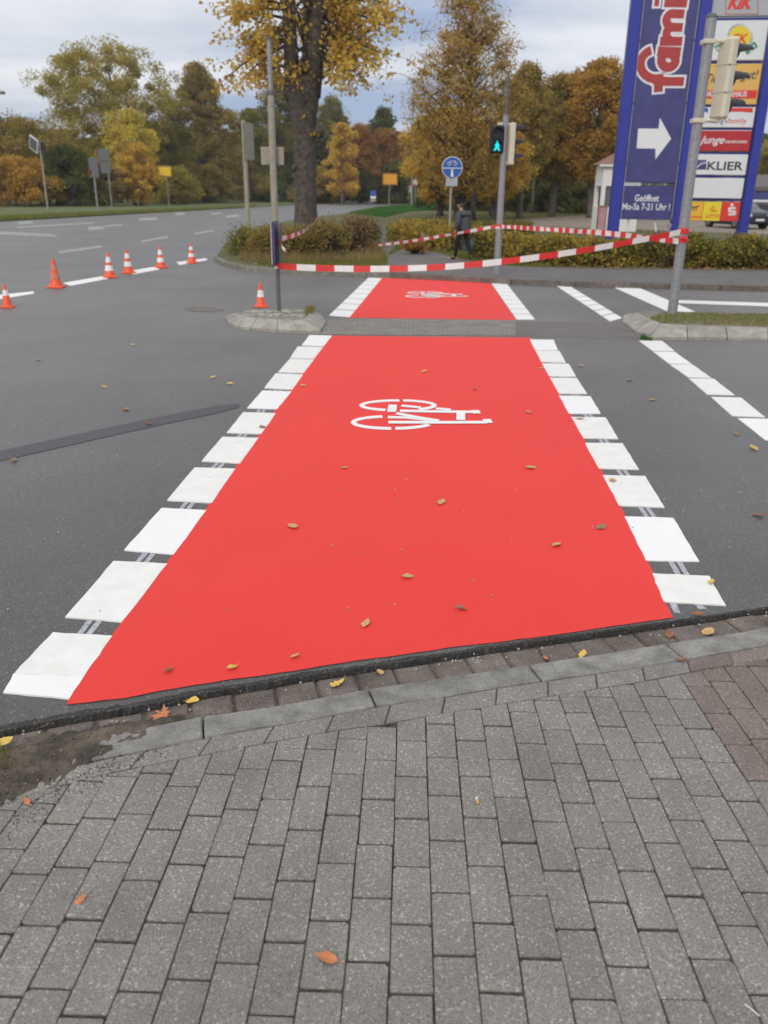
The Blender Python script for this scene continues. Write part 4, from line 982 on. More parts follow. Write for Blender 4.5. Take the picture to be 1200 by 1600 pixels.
# shrubs round the big tree
GS = 'shrubs round the big tree'
for px, by, ty, hw, lmn, la in [(384, 398, 360, 20, 'mid', 'small dark shrub at the foot of the sign pole'), (420, 402, 356, 28, 'twiggy', 'olive shrub left of the sign mast'), (462, 402, 362, 38, 'twiggy', 'brown olive shrub right of the sign mast'),
                                (515, 402, 350, 42, 'twiggy', 'widest twiggy shrub before the big trunk'), (556, 400, 342, 32, 'grey', 'bare purple brown shrub beside the path'), (575, 388, 348, 20, 'mid', 'small green shrub at the path bend')]:
    px_tree('shrub', la, px, by, ty, hw, 'bush', lmn, bark='bark_dark', z=VZ, trunk_r=0, crown0=.04, nclump=46, per=42, leaf=.06, sig=.24, group=GS, cat='shrub')
dryg = leaf_mat('dry_grass_blades', [(.16, .13, .06), (.30, .23, .10), (.40, .30, .13)], .3)
grass_patch('dry_grass', px_region([(372, 408), (400, 412), (470, 415), (592, 412), (604, 398), (590, 384), (560, 376), (420, 376), (380, 388)], VZ), 9000, .26, dryg, 'scruffy dry grass between the shrubs round the big tree', w_=.008)
litter('leaf_litter', px_region([(700, 392), (760, 402), (860, 409), (1200, 414), (1500, 418), (1500, 400), (1200, 398), (860, 394), (740, 382)], VZ + .01), 1400, 'brown fallen leaves under and behind the hedge', .045)
# hedges
def hedge(name, label, px, z, h, dep, n, lmn, leaf=.07, cat='hedge'):
    P = [W(x, y, z) for x, y in px]; root = empty(name, P[0], 0, label=label, cat=cat); pts = []
    L_ = [(b - a).length for a, b in zip(P, P[1:])]; tot = sum(L_); st = MB()
    for i in range(n):
        s_ = random.uniform(0, tot); k = 0
        while s_ > L_[k] and k < len(L_) - 1: s_ -= L_[k]; k += 1
        a, b = P[k], P[k + 1]; d = (b - a).normalized(); nn = Vector((-d.y, d.x, 0)); c = a + d * s_
        hh = h * (1 + .3 * noise.noise((c.x * .8, c.y * .8, 3)) + .3 * noise.noise((c.x * 3.1, c.y * 3.1, 3)) + .12 * noise.noise((c.x * 9, c.y * 9, 3)))
        v = random.uniform(0, 1) ** .8; u = random.uniform(-1, 1); lim = .75 + .25 * math.sqrt(max(0, 1 - v ** 3))
        off = dep * .5 * u * lim * (1 + .2 * noise.noise((c.x * 2.3, v * 3, 7)))
        if abs(u) < .45 and v < .75 and random.random() < .8: continue
        q = c + nn * (off + dep * .5); pts.append((q.x - P[0].x, q.y - P[0].y, hh * v + random.gauss(0, .04)))
        if i % 45 == 0: st.tube([(q.x - P[0].x, q.y - P[0].y, 0), (q.x - P[0].x + random.gauss(0, .1), q.y - P[0].y + random.gauss(0, .1), hh * random.uniform(.8, 1.28))], [.012, .004], 4, cap=False)
    leaves_object('foliage', pts, leaf, LM[lmn], root); st.build('stem', M['bark_dark'], root); return root
hedge('hedge', 'long low yellowing hedge under the advertising pylon', [(800, 414), (900, 417), (1050, 419), (1200, 421), (1500, 425)], VZ, .60, 1.6, 64000, 'hedge', .062)
hedge('hedge', 'yellowing hedge section between the walker and traffic light pole', [(735, 406), (770, 409), (800, 413)], VZ, .62, 1.2, 11000, 'hedge', .062)
hedge('hedge', 'yellow green hedge left of the walker behind the path', [(600, 379), (640, 387), (690, 396)], VZ, .68, 2.0, 19000, 'hedge', .065)
hedge('hedge', 'far row of yellow green hedge behind the walker', [(620, 362), (700, 366), (790, 372)], VZ, .5, 1.8, 15000, 'mid', .075)
# dry plant and short post on the path
px_tree('dry_shrub', 'small dry brown plant at the edge of the path', 648, 397, 378, 16, 'bush', 'rust', bark='bark_dark', z=VZ, trunk_r=0, crown0=.3, nclump=40, per=30, leaf=.06, sig=.1, cat='shrub')
b = W(660, 396, VZ); m_ = MB(); m_.box((0, 0, .28), (.1, .08, .56), bev=.012, rz=.2); o = m_.build('wooden_post', M['wood']); o.location = b; tag(o, 'short wooden post beside the dry brown plant', 'post')

# ------------------------------------------------------------------ poles, lights, signs
def pole(parent, h, r, m='steel', r2=None, seg=14, z0=0.0, name='pole'):
    m_ = MB(); m_.tube([(0, 0, z0), (0, 0, z0 + h * .5), (0, 0, z0 + h)], [r, (r + (r2 or r)) / 2, r2 or r], seg); return m_.build(name, M[m], parent, smooth=False)
# D: right island signal
bD = W(1050, 490, .12); tD = atY(1110, 28, bD.y)
hD = tD.z - .12; sigD = empty('traffic_signal', bD, 0, label='grey signal pole on the right island, cream housing seen from behind', cat='traffic light')
pole(sigD, hD, .07); m_ = MB(); m_.tube([(0, 0, hD), (0, 0, hD + .02), (0, 0, hD + .05)], [.076, .076, .05], 14); m_.build('pole_cap', M['steel_dark'], sigD)
def vis(parent, c, d, r_=.1, ln=.2, m='black'):
    d = Vector(d).normalized(); c = Vector(c); m_ = MB(); side = d.cross(Vector((0, 0, 1))).normalized(); n_ = 12; rows = []
    for t in (0, .5, 1):
        lim = R(200 - 60 * t); rr_ = r_ * (1 - .08 * t)
        rows.append([c + d * ln * t + side * math.sin(-lim / 2 + lim * k / n_) * rr_ + Vector((0, 0, math.cos(-lim / 2 + lim * k / n_) * rr_)) for k in range(n_ + 1)])
    m_.grid(rows); inner = [[p - (p - (c + d * ln * t)) * .06 for p in r__] for r__, t in zip(rows, (0, .5, 1))]; m_.grid(inner[::-1]); m_.grid([rows[2], inner[2]])
    m_.disc(c + d * .01, d, r_ * 1.0, .03, 18)
    return m_.build('visor', M[m], parent)
pc = lambda px, py, b, dy=0: atY(px, py, b.y + dy) - b
zt, zb_ = pc(1135, 58, bD).z, pc(1125, 187, bD).z
cx = pc(1132, 120, bD).x
m_ = MB(); rzD = R(28); m_.box((cx, 0, (zt + zb_) / 2), (.15, .25, zt - zb_), bev=.035, rz=rzD); hs = m_.build('housing', M['cream'], sigD)
dD = Vector((math.cos(rzD), math.sin(rzD), 0))
for k in range(3):
    z = zt - (zt - zb_) * (k + .5) / 3; vis(sigD, Vector((cx, 0, z)) + dD * .075, dD, .115, .30)
    m_ = MB(); m_.box((cx, 0, zt - (zt - zb_) * k / 3 - .003), (.156, .256, .006), rz=rzD); 
    if k: m_.build('housing_seam', M['pole_tan'], sigD)
for zz in (zt - .06, zb_ - .02):
    m_ = MB(); m_.tube([(.05, 0, zz), (cx * .5, -.02, zz + .01), (cx - .02, 0, zz)], .022, 8); m_.box((.0, 0, zz), (.17, .17, .06), bev=.01); m_.build('bracket', M['cream'], sigD)
# C: far signal
bC = W(776, 427, VZ); sigC = empty('traffic_signal', bC, 0, label='slim signal pole on the far footway with green light lit', cat='traffic light')
hC = pc(787, 180, bC).z; pole(sigC, hC, .075, r2=.06); hC2 = pc(791, 112, bC).z; pole(sigC, hC2 - hC, .028, 'steel_dark', z0=hC, name='antenna_rod')
m_ = MB(); m_.tube([(0, 0, .0), (0, 0, .25)], .09, 14); m_.build('pole_base', M['steel'], sigC)
a_, b_ = pc(765, 196, bC), pc(787, 240, bC); cxx, czz = (a_.x + b_.x) / 2, (a_.z + b_.z) / 2; wC, hh = b_.x - a_.x, a_.z - b_.z
m_ = MB(); m_.box((cxx, -.02, czz), (wC * .88, .16, hh), bev=.03); m_.build('pedestrian_housing', M['black'], sigC)
for k, s_ in enumerate((1, -1)):
    z = czz + s_ * hh * .235; m_ = MB(); m_.disc((cxx, -.105, z), (0, 1, 0), .105, .012, 24); m_.build('red_lens' if k == 0 else 'dark_lens', M['red_off'] if k == 0 else M['black'], sigC)
    vis(sigC, (cxx, -.1, z), (0, -1, 0), .125, .13)
m_ = MB(); y_ = -.135; zc = czz - hh * .235
def flat(pts, yy): m_.poly([(cxx + x, yy, zc + z) for x, z in pts])
flat([(.018 * math.cos(t), .078 + .02 * math.sin(t)) for t in [i * math.tau / 10 for i in range(10)]], y_)
flat([(-.03, .03), (.028, .03), (.016, .058), (-.016, .058)], y_ - .001); flat([(-.034, -.03), (.034, -.03), (.026, .03), (-.028, .03)], y_ - .002); flat([(-.07, -.09), (-.035, -.09), (.012, -.03), (-.034, -.03)], y_ - .003); flat([(.03, -.09), (.07, -.09), (.034, -.03), (-.004, -.03)], y_ - .004)
flat([(-.06, -.015), (-.05, -.02), (-.02, .045), (-.03, .05)], y_ - .005); flat([(.05, -.02), (.062, -.015), (.03, .05), (.02, .045)], y_ - .006)
m_.build('green_man', M['green_lit'], sigC)
a_, b_ = pc(800, 192, bC), pc(804, 258, bC); xv, ztop, zbot = a_.x, a_.z, b_.z
m_ = MB(); m_.box((xv, .0, (ztop + zbot) / 2), (.12, .24, ztop - zbot), bev=.02, rz=R(12)); m_.build('housing', M['cream'], sigC)
for k in range(3): vis(sigC, (xv + .06, 0, ztop - (ztop - zbot) * (k + .5) / 3), (math.cos(R(12)), math.sin(R(12)), 0), .1, .2)
for zz in (ztop - .03, zbot + .03):
    m_ = MB(); m_.box((xv * .5, 0, zz), (abs(xv), .04, .045)); m_.build('bracket', M['cream'], sigC)
m_ = MB(); m_.box((cxx * .5, 0, a_.z - .02), (abs(cxx), .04, .045)); m_.build('bracket', M['cream'], sigC)
# A: thin pole with edge-on blue sign, left island
bA = W(436, 487, .13); pA = empty('keep_right_sign', bA, 0, label='thin pole on the left island with blue sign seen edge-on', cat='traffic sign')
hA = pc(430, 345, bA).z; pole(pA, hA, .03, 'steel_dark', r2=.028)
zt_, zb2 = pc(431, 346, bA).z, pc(433, 413, bA).z
m_ = MB(); m_.box((-.05, .0, (zt_ + zb2) / 2), (.035, .5, zt_ - zb2), rz=R(7), bev=.008); m_.build('sign_plate', M['blue'], pA)
m_ = MB(); m_.box((-.072, .0, (zt_ + zb2) / 2), (.008, .47, zt_ - zb2 - .04), rz=R(7)); m_.build('white_face', M['panel_white'], pA)
m_ = MB(); m_.box((.045, 0, (zt_ + zb2) / 2), (.05, .10, zt_ - zb2 - .03), bev=.01); m_.build('back_channel', M['steel_dark'], pA)
# traffic sign mast on verge, carries no lamp
bL = W(432, 414, VZ); lp = empty('sign_mast', bL, 0, label='tall grey post on the verge carrying a pale sign back', cat='post')
h1 = pc(421, 145, bL).z; pole(lp, h1, .08, 'pole_tan', r2=.075); hTop = pc(416, 62, bL).z; pole(lp, hTop - h1, .055, 'steel', r2=.045, z0=h1, name='upper_pole')
m_ = MB(); m_.tube([(0, 0, h1 - .03), (0, 0, h1 + .04)], .105, 14); m_.build('collar', M['steel_dark'], lp)
m_ = MB(); m_.tube([(0, 0, hTop), (0, 0, hTop + .05)], .06, 12); m_.build('cap', M['steel_dark'], lp)
a_, b_ = pc(406, 229, bL), pc(443, 258, bL)
m_ = MB(); m_.box(((a_.x + b_.x) / 2, .12, (a_.z + b_.z) / 2), (b_.x - a_.x, .03, a_.z - b_.z), bev=.01); m_.build('sign_back', M['pole_tan'], lp)
for s_ in (-.25, .25): 
    m_ = MB(); m_.tube([(-.11, .08, (a_.z + b_.z) / 2 + s_ * .5), (.11, .08, (a_.z + b_.z) / 2 + s_ * .5)], .015, 6); m_.build('clamp', M['steel'], lp)
# pole B
bB = W(389, 382, VZ); pB = empty('roadside_sign', bB, 0, label='pale weathered sign plate nearly edge-on on tan pole', cat='traffic sign')
hB = pc(379, 188, bB).z; pole(pB, hB, .075, 'pole_tan', r2=.07); a_, b_ = pc(379, 192, bB), pc(393, 250, bB)
m_ = MB(); m_.box((a_.x + (b_.x - a_.x) * .62, .05, (a_.z + b_.z) / 2), (.55, .04, a_.z - b_.z), rz=R(62), bev=.012); m_.build('sign_plate', M['pole_tan'], pB)
for q_ in (.25, .75):
    m_ = MB(); m_.tube([(-.02, 0, b_.z + (a_.z - b_.z) * q_), (.16, .02, b_.z + (a_.z - b_.z) * q_)], .02, 6); m_.build('clamp', M['steel'], pB)
# blue round sign
bR = W(701, 392, VZ); rs = empty('shared_path_sign', bR, 0, label='round blue cycle and foot path sign above the walker', cat='traffic sign')
hR = pc(709, 246, bR).z; m_ = MB(); xt = pc(708, 250, bR).x; pole(rs, hR, .035, 'pole_tan')
cR = pc(708, 262, bR); cR.x += 0; rad = 15.3 / F * bR.y * .97
m_ = MB(); m_.disc((cR.x * .2 + 0, -.06, cR.z), (0, 1, 0), rad, .012, 32); m_.build('rim_plate', M['panel_white'], rs)
cx_ = cR.x * .2
m_ = MB(); m_.disc((cx_, -.07, cR.z), (0, 1, 0), rad * .93, .012, 32); m_.build('blue_face', M['sign_blue'], rs)
m_ = MB(); m_.box((cx_, -.08, cR.z - rad * .05), (rad * 1.75, .006, .022)); m_.build('white_bar', M['panel_white'], rs)
m_ = MB()
for s_ in (-1, 1): m_.tube([(cx_ + s_ * .09 + .05 * math.cos(t), -.082, cR.z + .11 + .05 * math.sin(t)) for t in [i * math.tau / 12 for i in range(13)]], .008, 4)
m_.tube([(cx_ - .09, -.082, cR.z + .11), (cx_ - .03, -.082, cR.z + .18), (cx_ + .06, -.082, cR.z + .18), (cx_ + .09, -.082, cR.z + .11)], .008, 4); m_.build('bicycle_pictogram', M['panel_white'], rs)
m_ = MB(); zc = cR.z - rad * .5
m_.disc((cx_, -.083, cR.z - .07), (0, 1, 0), .03, .006, 12); m_.poly([(cx_ - .04, -.084, zc - .1), (cx_ + .05, -.084, zc - .1), (cx_ + .025, -.084, zc + .07), (cx_ - .025, -.084, zc + .07)]); m_.build('walker_pictogram', M['panel_white'], rs)
a_, b_ = pc(699, 278, bR), pc(717, 291, bR); m_ = MB(); m_.box((cx_, -.06, (a_.z + b_.z) / 2), (b_.x - a_.x, .012, a_.z - b_.z), bev=.004); m_.build('plate', M['panel_grey'], rs)
# small post behind right pole
bE = W(1036, 418, VZ); m_ = MB(); hE = pc(1040, 352, bE).z; m_.tube([(0, 0, 0), (.03, 0, hE)], .03, 10); m_.box((.03, 0, hE), (.09, .06, .08), bev=.01); o = m_.build('marker_post', M['steel']); o.location = bE; tag(o, 'short thin grey post in the hedge left of the right signal pole', 'post')

# far signs along the left road
def far_sign(name, label, px, by, ty, shape, fm, pr=.045, z=.08, tilt=0.0, pm_='steel', plate=None, back=None, cat='traffic sign'):
    b = W(px, by, z); root = empty(name, b, 0, label=label, cat=cat, group='road signs beyond the main road'); h = atY(px, ty, b.y).z - z
    pole(root, h, pr, pm_)
    k = b.y / F * .97
    for sh, dx_, y0, hw, hh_, mm in shape:
        zc_ = atY(px, y0, b.y).z - z; m_ = MB()
        if sh == 'box': m_.box((dx_ * k, -.07, zc_), (2 * hw * k, .04, 2 * hh_ * k), bev=.012)
        elif sh == 'disc': m_.disc((dx_ * k, -.08 if mm != 'bright_red' else -.06, zc_), (0, 1, 0), hw * k, .03, 20)
        elif sh == 'tri': m_.prism([(dx_ * k + x * hw * k, y, 0) for x, y in ((-1, -.6 * hw * k), (1, -.6 * hw * k), (0, 1.1 * hw * k))], .02); m_.v = [(x, -.07 + zz, zc_ + y) for x, y, zz in m_.v]
        elif sh == 'frame':
            for sx in (-1, 1): m_.box((dx_ * k + sx * hw * k, -.095, zc_), (.05, .02, 2 * hh_ * k + .05))
            for sz in (-1, 1): m_.box((dx_ * k, -.095, zc_ + sz * hh_ * k), (2 * hw * k - .06, .02, .05))
        m_.build('sign_plate' if sh != 'frame' else 'sign_border', M[mm], root)
    root.rotation_euler = (0, tilt, 0)
    return root
b = W(75, 328, .08); sp = empty('speed_display', b, 0, label='leaning pole with solar panel and speed display at far left', cat='speed display'); k = b.y / F * .97
hs_ = (328 - 236) * k * 1.02; pole(sp, hs_, .07, 'pole_tan')
m_ = MB(); m_.box((-8 * k, -.1, hs_ - .15), (.95, .06, 1.1), rot=Matrix.Rotation(R(22), 3, 'Y') @ Matrix.Rotation(R(28), 3, 'X') @ Matrix.Rotation(R(-25), 3, 'Z')); m_.build('solar_frame', M['panel_white'], sp)
m_ = MB(); m_.box((-8 * k - .02, -.14, hs_ - .15), (.74, .06, .88), rot=Matrix.Rotation(R(22), 3, 'Y') @ Matrix.Rotation(R(28), 3, 'X') @ Matrix.Rotation(R(-25), 3, 'Z')); m_.build('solar_panel', M['steel_dark'], sp)
m_ = MB(); m_.box((.22, .05, hs_ - .45), (.3, .22, .95), bev=.03); m_.build('display_box', M['black'], sp); sp.rotation_euler = (0, 0, 0)
far_sign('sign_back', 'grey sign back with a red edge, left of the pair', 153, 330, 246, [('box', 1, 262, 7, 13.5, 'steel_dark'), ('box', -5, 270, 1.8, 4, 'bright_red')], None, .07)
far_sign('sign_back', 'double grey sign backs on a thin pole, right of the pair', 175, 326, 234, [('box', -4, 243, 8, 8.5, 'steel_dark'), ('box', -3, 261, 7.5, 8.5, 'steel_dark')], None, .05)
far_sign('place_sign', 'small yellow road sign at the left roadside', 264, 322, 262, [('box', -2, 268, 10, 7.5, 'sign_yellow'), ('frame', -2, 268, 9, 6.5, 'letter_dark')], None, .05)
far_sign('triangle_sign', 'small grey triangular sign back on the left roadside', 329, 317, 270, [('tri', -1, 272, 6.5, 8, 'steel_dark'), ('box', -1, 284, 5, 3, 'panel_grey')], None, .06)
far_sign('island_sign', 'blue round sign over red white plate at the road end', 583, 319.5, 298, [('disc', 0, 302, 4.5, 4, 'sign_blue'), ('box', 0, 310, 4, 4, 'tape_white'), ('box', 0, 312, 3.6, 1.2, 'bright_red')], None, .05)
far_sign('place_sign', 'orange road sign ahead at the road end', 608, 320.5, 272, [('box', 1, 280, 11, 8, 'sign_orange'), ('frame', 1, 280, 10, 7, 'letter_dark')], None, .06)
far_sign('speed_limit_sign', 'small red white round sign beside the tall grey pole', 648, 321, 278, [('disc', 0, 285, 5, 5, 'bright_red'), ('disc', 0, 285, 3.4, 5, 'panel_white'), ('box', -6, 296, 3, 5, 'panel_grey')], None, .06)
b = W(643, 321, .08); lp2 = empty('street_lamp', b, 0, label='tall far street lamp with curved arm at the road bend', cat='street lamp'); k = b.y / F * .97; hh_ = atY(640, 135, b.y).z - .08
pole(lp2, hh_, .13, 'steel', r2=.07); m_ = MB(); m_.tube([(0, 0, hh_), (-.5, 0, hh_ + .8), (-1.2, 0, hh_ + 1.3), (-2.4, 0, hh_ + 1.5)], [.07, .06, .05, .04], 8); m_.build('lamp_arm', M['steel'], lp2)
m_ = MB(); m_.box((-2.8, 0, hh_ + 1.5), (.9, .3, .16), bev=.05); m_.build('lamp_head', M['steel_dark'], lp2)
b = W(431, 328, .08); m_ = MB(); m_.tube([(0, 0, 0), (0, 0, .7), (0, 0, 1.0)], [.11, .09, .07], 8, 0); m_.tube([(0, 0, .7), (0, 0, .82)], .1, 8, 1); o = m_.build('marker_post', [M['panel_white'], M['black']]); o.location = b; tag(o, 'white roadside marker post with black band', 'post')
b = atY(-6, 146, 30); lp3 = empty('street_lamp', (b.x - 1.2, 30, 0), 0, label='street lamp whose head pokes in at the left edge', cat='street lamp'); pole(lp3, b.z, .08, 'steel', r2=.05); m_ = MB(); m_.tube([(0, 0, b.z), (.6, 0, b.z + .03)], .04, 8); m_.build('lamp_arm', M['steel'], lp3); m_ = MB(); m_.box((1.1, 0, b.z + .03), (.75, .24, .1), bev=.035); m_.build('lamp_head', M['pole_tan'], lp3)

# ------------------------------------------------------------------ cones
def lathe(m_, prof, seg=24, mi=0, c=(0, 0, 0)):
    rows = [[(c[0] + r_ * math.cos(math.tau * k / seg), c[1] + r_ * math.sin(math.tau * k / seg), c[2] + z) for k in range(seg + 1)] for r_, z in prof]; m_.grid(rows, mi)
def cone(name, label, loc, h, bands, rz=0, bm='band'):
    root = empty(name, loc, rz, label=label, cat='traffic cone', group='orange cones round the fresh markings'); s = h / .5
    m_ = MB(); m_.box((0, 0, .015 * s), (.29 * s, .29 * s, .03 * s), bev=.008 * s); m_.build('base', M['orange'], root)
    rb, rt = .105 * s, .024 * s; zr_ = lambda z: rb + (rt - rb) * (z - .03 * s) / (.47 * s)
    m_ = MB(); lathe(m_, [(rb * 1.22, .03 * s), (rb * 1.12, .045 * s), (zr_(.07 * s), .07 * s), (rt, h - .01 * s), (rt * .8, h), (rt * .5, h), (rt * .5, h - .02)], 24); m_.build('cone_body', M['orange'], root, smooth=True)
    for a, b in bands:
        m_ = MB(); z0, z1 = a * h, b * h; lathe(m_, [(zr_(z0), z0), (zr_(z0) + .003, z0 + .001), (zr_(z1) + .003, z1 - .001), (zr_(z1), z1)], 24); m_.build('reflective_band', M[bm], root, smooth=False)
    return root
def cone_px(px, by, ty, bands, label, rz=0, z=0.0, bm='band'):
    b = W(px, by - 1.5, z); h = atY(px, ty, b.y).z - z; return cone('traffic_cone', label, b, h, bands, rz, bm)
cone_px(12, 482, 444, [(.52, .76)], 'small single-banded cone at the left picture edge', .3)
cone_px(88, 451, 404, [(.30, .48), (.62, .80)], 'tallest cone with worn dull orange bands', .1, bm='band_dirty')
cone_px(172, 435, 395, [(.28, .50), (.62, .84)], 'cone with two clean bands at the end of the longest fresh dash', .4)
cone_px(201, 428.5, 390, [(.30, .50), (.64, .84)], 'cone touching the left end of the third fresh dash', .2)
cone_px(252, 420, 385, [(.28, .48), (.62, .84)], 'cone at the right end of the third fresh dash', .5)
cone_px(300, 412.5, 380, [(.32, .50), (.66, .84)], 'cone on the farthest fresh dash near the shrubs', .15)
cone_px(408, 481, 442, [(.42, .70)], 'small single-banded cone just behind the left island', .25)
b = W(0, 478.5); 
# ------------------------------------------------------------------ barrier tape
def tape(label, pts, w_=.075, seg=.19, name='barrier_tape', twist=0.0):
    """pts: list of 3-D points; smooth ribbon with alternating stripes"""
    P = [Vector(p) for p in pts]; out = []
    for i in range(len(P) - 1):
        p0, p1, p2, p3 = P[max(0, i - 1)], P[i], P[i + 1], P[min(len(P) - 1, i + 2)]
        for k in range(24):
            t = k / 24; out.append(.5 * ((2 * p1) + (p2 - p0) * t + (2 * p0 - 5 * p1 + 4 * p2 - p3) * t * t + (3 * p1 - p0 - 3 * p2 + p3) * t ** 3))
    out.append(P[-1]); s_ = 0; m_ = MB()
    for a, b in zip(out, out[1:]):
        s_ += (b - a).length; fl = .5 * math.sin(s_ * twist) + .25 * math.sin(s_ * .9); up = Vector((0, math.sin(fl), math.cos(fl))) * w_ / 2
        m_.poly([a - up, b - up, b + up, a + up], int(s_ / seg) % 2)
    o = m_.build(name, [M['tape_red'], M['tape_white']]); o.location = (0, 0, 0); return tag(o, label, 'barrier tape', 'red white barrier tapes')
def span(p0, y0, p1, y1, mids):
    """end points at depths y0,y1; middle picture points at depths between them"""
    n_ = len(mids) + 1; pts = [atY(*p0, y0)]
    for i, (x, y) in enumerate(mids):
        f_ = (x - p0[0]) / (p1[0] - p0[0]); inv = (1 / y0) * (1 - f_) + (1 / y1) * f_; pts.append(atY(x, y, 1 / inv))
    pts.append(atY(*p1, y1)); return pts
tape('front tape hanging low from the left island pole to the right signal pole', span((434, 416), bA.y - .05, (1063, 363), bD.y - .09, [(500, 419), (600, 420), (700, 416.5), (800, 407), (900, 393), (985, 378)]), .085, .265)
tape('tape from the far signal pole to the right signal pole above the hedge', span((781, 354), bC.y - .09, (1060, 377), bD.y - .08, [(850, 358), (930, 363), (1000, 370)]), .085, .16, twist=3)
tape('tape from the shrub by the path up to the far signal pole', span((585, 384), W(585, 392, VZ).y, (779, 353), bC.y - .09, [(640, 377), (700, 367), (745, 359)]), .075, .33, twist=2)
tape('slack tape from the left island pole to the big tree trunk', span((433, 374), bA.y - .05, (498, 338), big_b.y - .3, [(455, 369), (475, 361), (490, 350)]), .085, 1.1, twist=.6)
tape('short loose tape end dangling at the left island pole', [bA + pc(436, 377, bA, -.05), bA + pc(441, 386, bA, -.1), bA + pc(447, 392, bA, -.12)], .05, .08)
tape('short loose tape end curling at the right signal pole', [bD + pc(1064, 371, bD, -.1), bD + pc(1074, 372, bD, -.13), bD + pc(1075, 381, bD, -.14)], .035, 2.0)
for bb, px, py, r_, h_, la, c0 in ((bD, 1065.5, 361, .074, .08, 'red tape wound round the right signal pole, upper', 0), (bD, 1063, 375, .074, .07, 'red tape wound round the right signal pole, lower', 0), (bA, 434, 416, .036, .07, 'tape knot round the left island pole', 1), (bC, 779, 354, .074, .1, 'tape knot round the far signal pole', 1)):
    z = pc(px, py, bb).z; m_ = MB(); 
    for k in range(2):
        lathe(m_, [(r_ + .002, -h_ / 2 + h_ * k / 2), (r_ + .006, -h_ / 2 + h_ * k / 2 + .004), (r_ + .006, -h_ / 2 + h_ * (k + 1) / 2 - .004), (r_ + .002, -h_ / 2 + h_ * (k + 1) / 2)], 16, 0 if (c0 == 0 or k) else 1)
    o = m_.build('tape_knot', [M['tape_red'], M['tape_white']]); o.location = (bb.x, bb.y, bb.z + z); tag(o, la, 'barrier tape')

# ------------------------------------------------------------------ advertising pylon
YP = 26.5; TH = R(-7)
Ppt = atY(1010, 300, YP); pdir = Vector((math.cos(TH), math.sin(TH), 0)); pn = Vector((math.sin(TH), -math.cos(TH), 0))  # pn faces the camera
def PL(px, py):
    d = ray(px, py); o_ = Vector((0, 0, H)); t = (Ppt - o_).dot(pn) / d.dot(pn); q = o_ + d * t; return (q - Ppt).dot(pdir), q.z
u0 = PL(950, 372)[0]; base = Ppt + pdir * u0; pyl = empty('advertising_pylon', (base.x, base.y, VZ), TH, label='tall blue advertising pylon with shop panels and white arrow', cat='advertising pylon')
def UV(px, py): a, b = PL(px, py); return a - u0, b - VZ
def leg(px, py):
    return UV(px, py)[0]
TOPZ = UV(1040, -260)[1]
uL, uM, uR_ = leg(956, 372), leg(1056, 355), leg(1155.5, 384)
wl = 18 / F * YP * .95
legs = []
for u_ in (uL, uM, uR_):
    m_ = MB(); m_.box((u_, 0, TOPZ / 2), (wl * (.9 if u_ < uR_ else .72), .42, TOPZ), bev=.03); m_.build('column', M['blue_leg'], pyl)
    legs.append(u_)
# big blue face between left and middle legs
FA = legs[0] + wl * .45 + .03; FB = legs[1] - wl * .45 - .03; zB = UV(1010, 343)[1]; zS = UV(1010, 288)[1]
m_ = MB(); m_.box(((FA + FB) / 2, 0, (zS + .04 + TOPZ) / 2), (FB - FA, .2, TOPZ - zS - .04), bev=.01); m_.build('blue_panel', M['blue'], pyl)
m_ = MB(); m_.box(((FA + FB) / 2, 0, (zB + zS - .04) / 2), (FB - FA, .2, zS - .04 - zB), bev=.01); m_.build('blue_panel', M['blue'], pyl)
m_ = MB()
for u_ in (.22, .5, .8): m_.box((FA + (FB - FA) * u_, -.06, zS), (.05, .05, .05), bev=.008)
m_.box(((FA + FB) / 2, -.02, zS), (FB - FA, .03, .02)); m_.build('panel_joint', M['panel_grey'], pyl)
for u_ in (FA - .006, FB + .006):
    for k in range(6):
        z0 = zB + (TOPZ - zB) * k / 6; z1 = zB + (TOPZ - zB) * (k + 1) / 6 - .05
        m_ = MB(); m_.box((u_, -.12, (z0 + z1) / 2), (.018, .03, z1 - z0)); m_.build('edge_strip', M['panel_grey'], pyl)
for px in (981, 1021):                 # stays under the panel
    u_, z_ = UV(px, 352); m_ = MB(); m_.tube([(u_, 0, zB), (u_ + (.1 if px > 1000 else 0), 0, zB - .35)], .03, 8); m_.build('stay', M['panel_white'], pyl)
YF = -.104
def prism_uv(pts, y0, th, m, name):
    P = [UV(*p) for p in pts]; a = sum(P[i][0] * P[(i + 1) % len(P)][1] - P[(i + 1) % len(P)][0] * P[i][1] for i in range(len(P)))
    if a < 0: P.reverse()
    n_ = len(P); m_ = MB(); m_.v = [(u_, y0 - th, z_) for u_, z_ in P] + [(u_, y0, z_) for u_, z_ in P]
    m_.f = [tuple(range(n_))] + [(i, i + n_, (i + 1) % n_ + n_, (i + 1) % n_) for i in range(n_)]; m_.m = [0] * len(m_.f); return m_.build(name, m, pyl)
zz4 = lambda x, y: (900 + x / 4, y / 4)
prism_uv([zz4(385, 805), zz4(512, 806), zz4(520, 738), zz4(590, 868), zz4(492, 998), zz4(492, 930), zz4(375, 928)], YF + .003, .008, M['letter_white'], 'arrow')
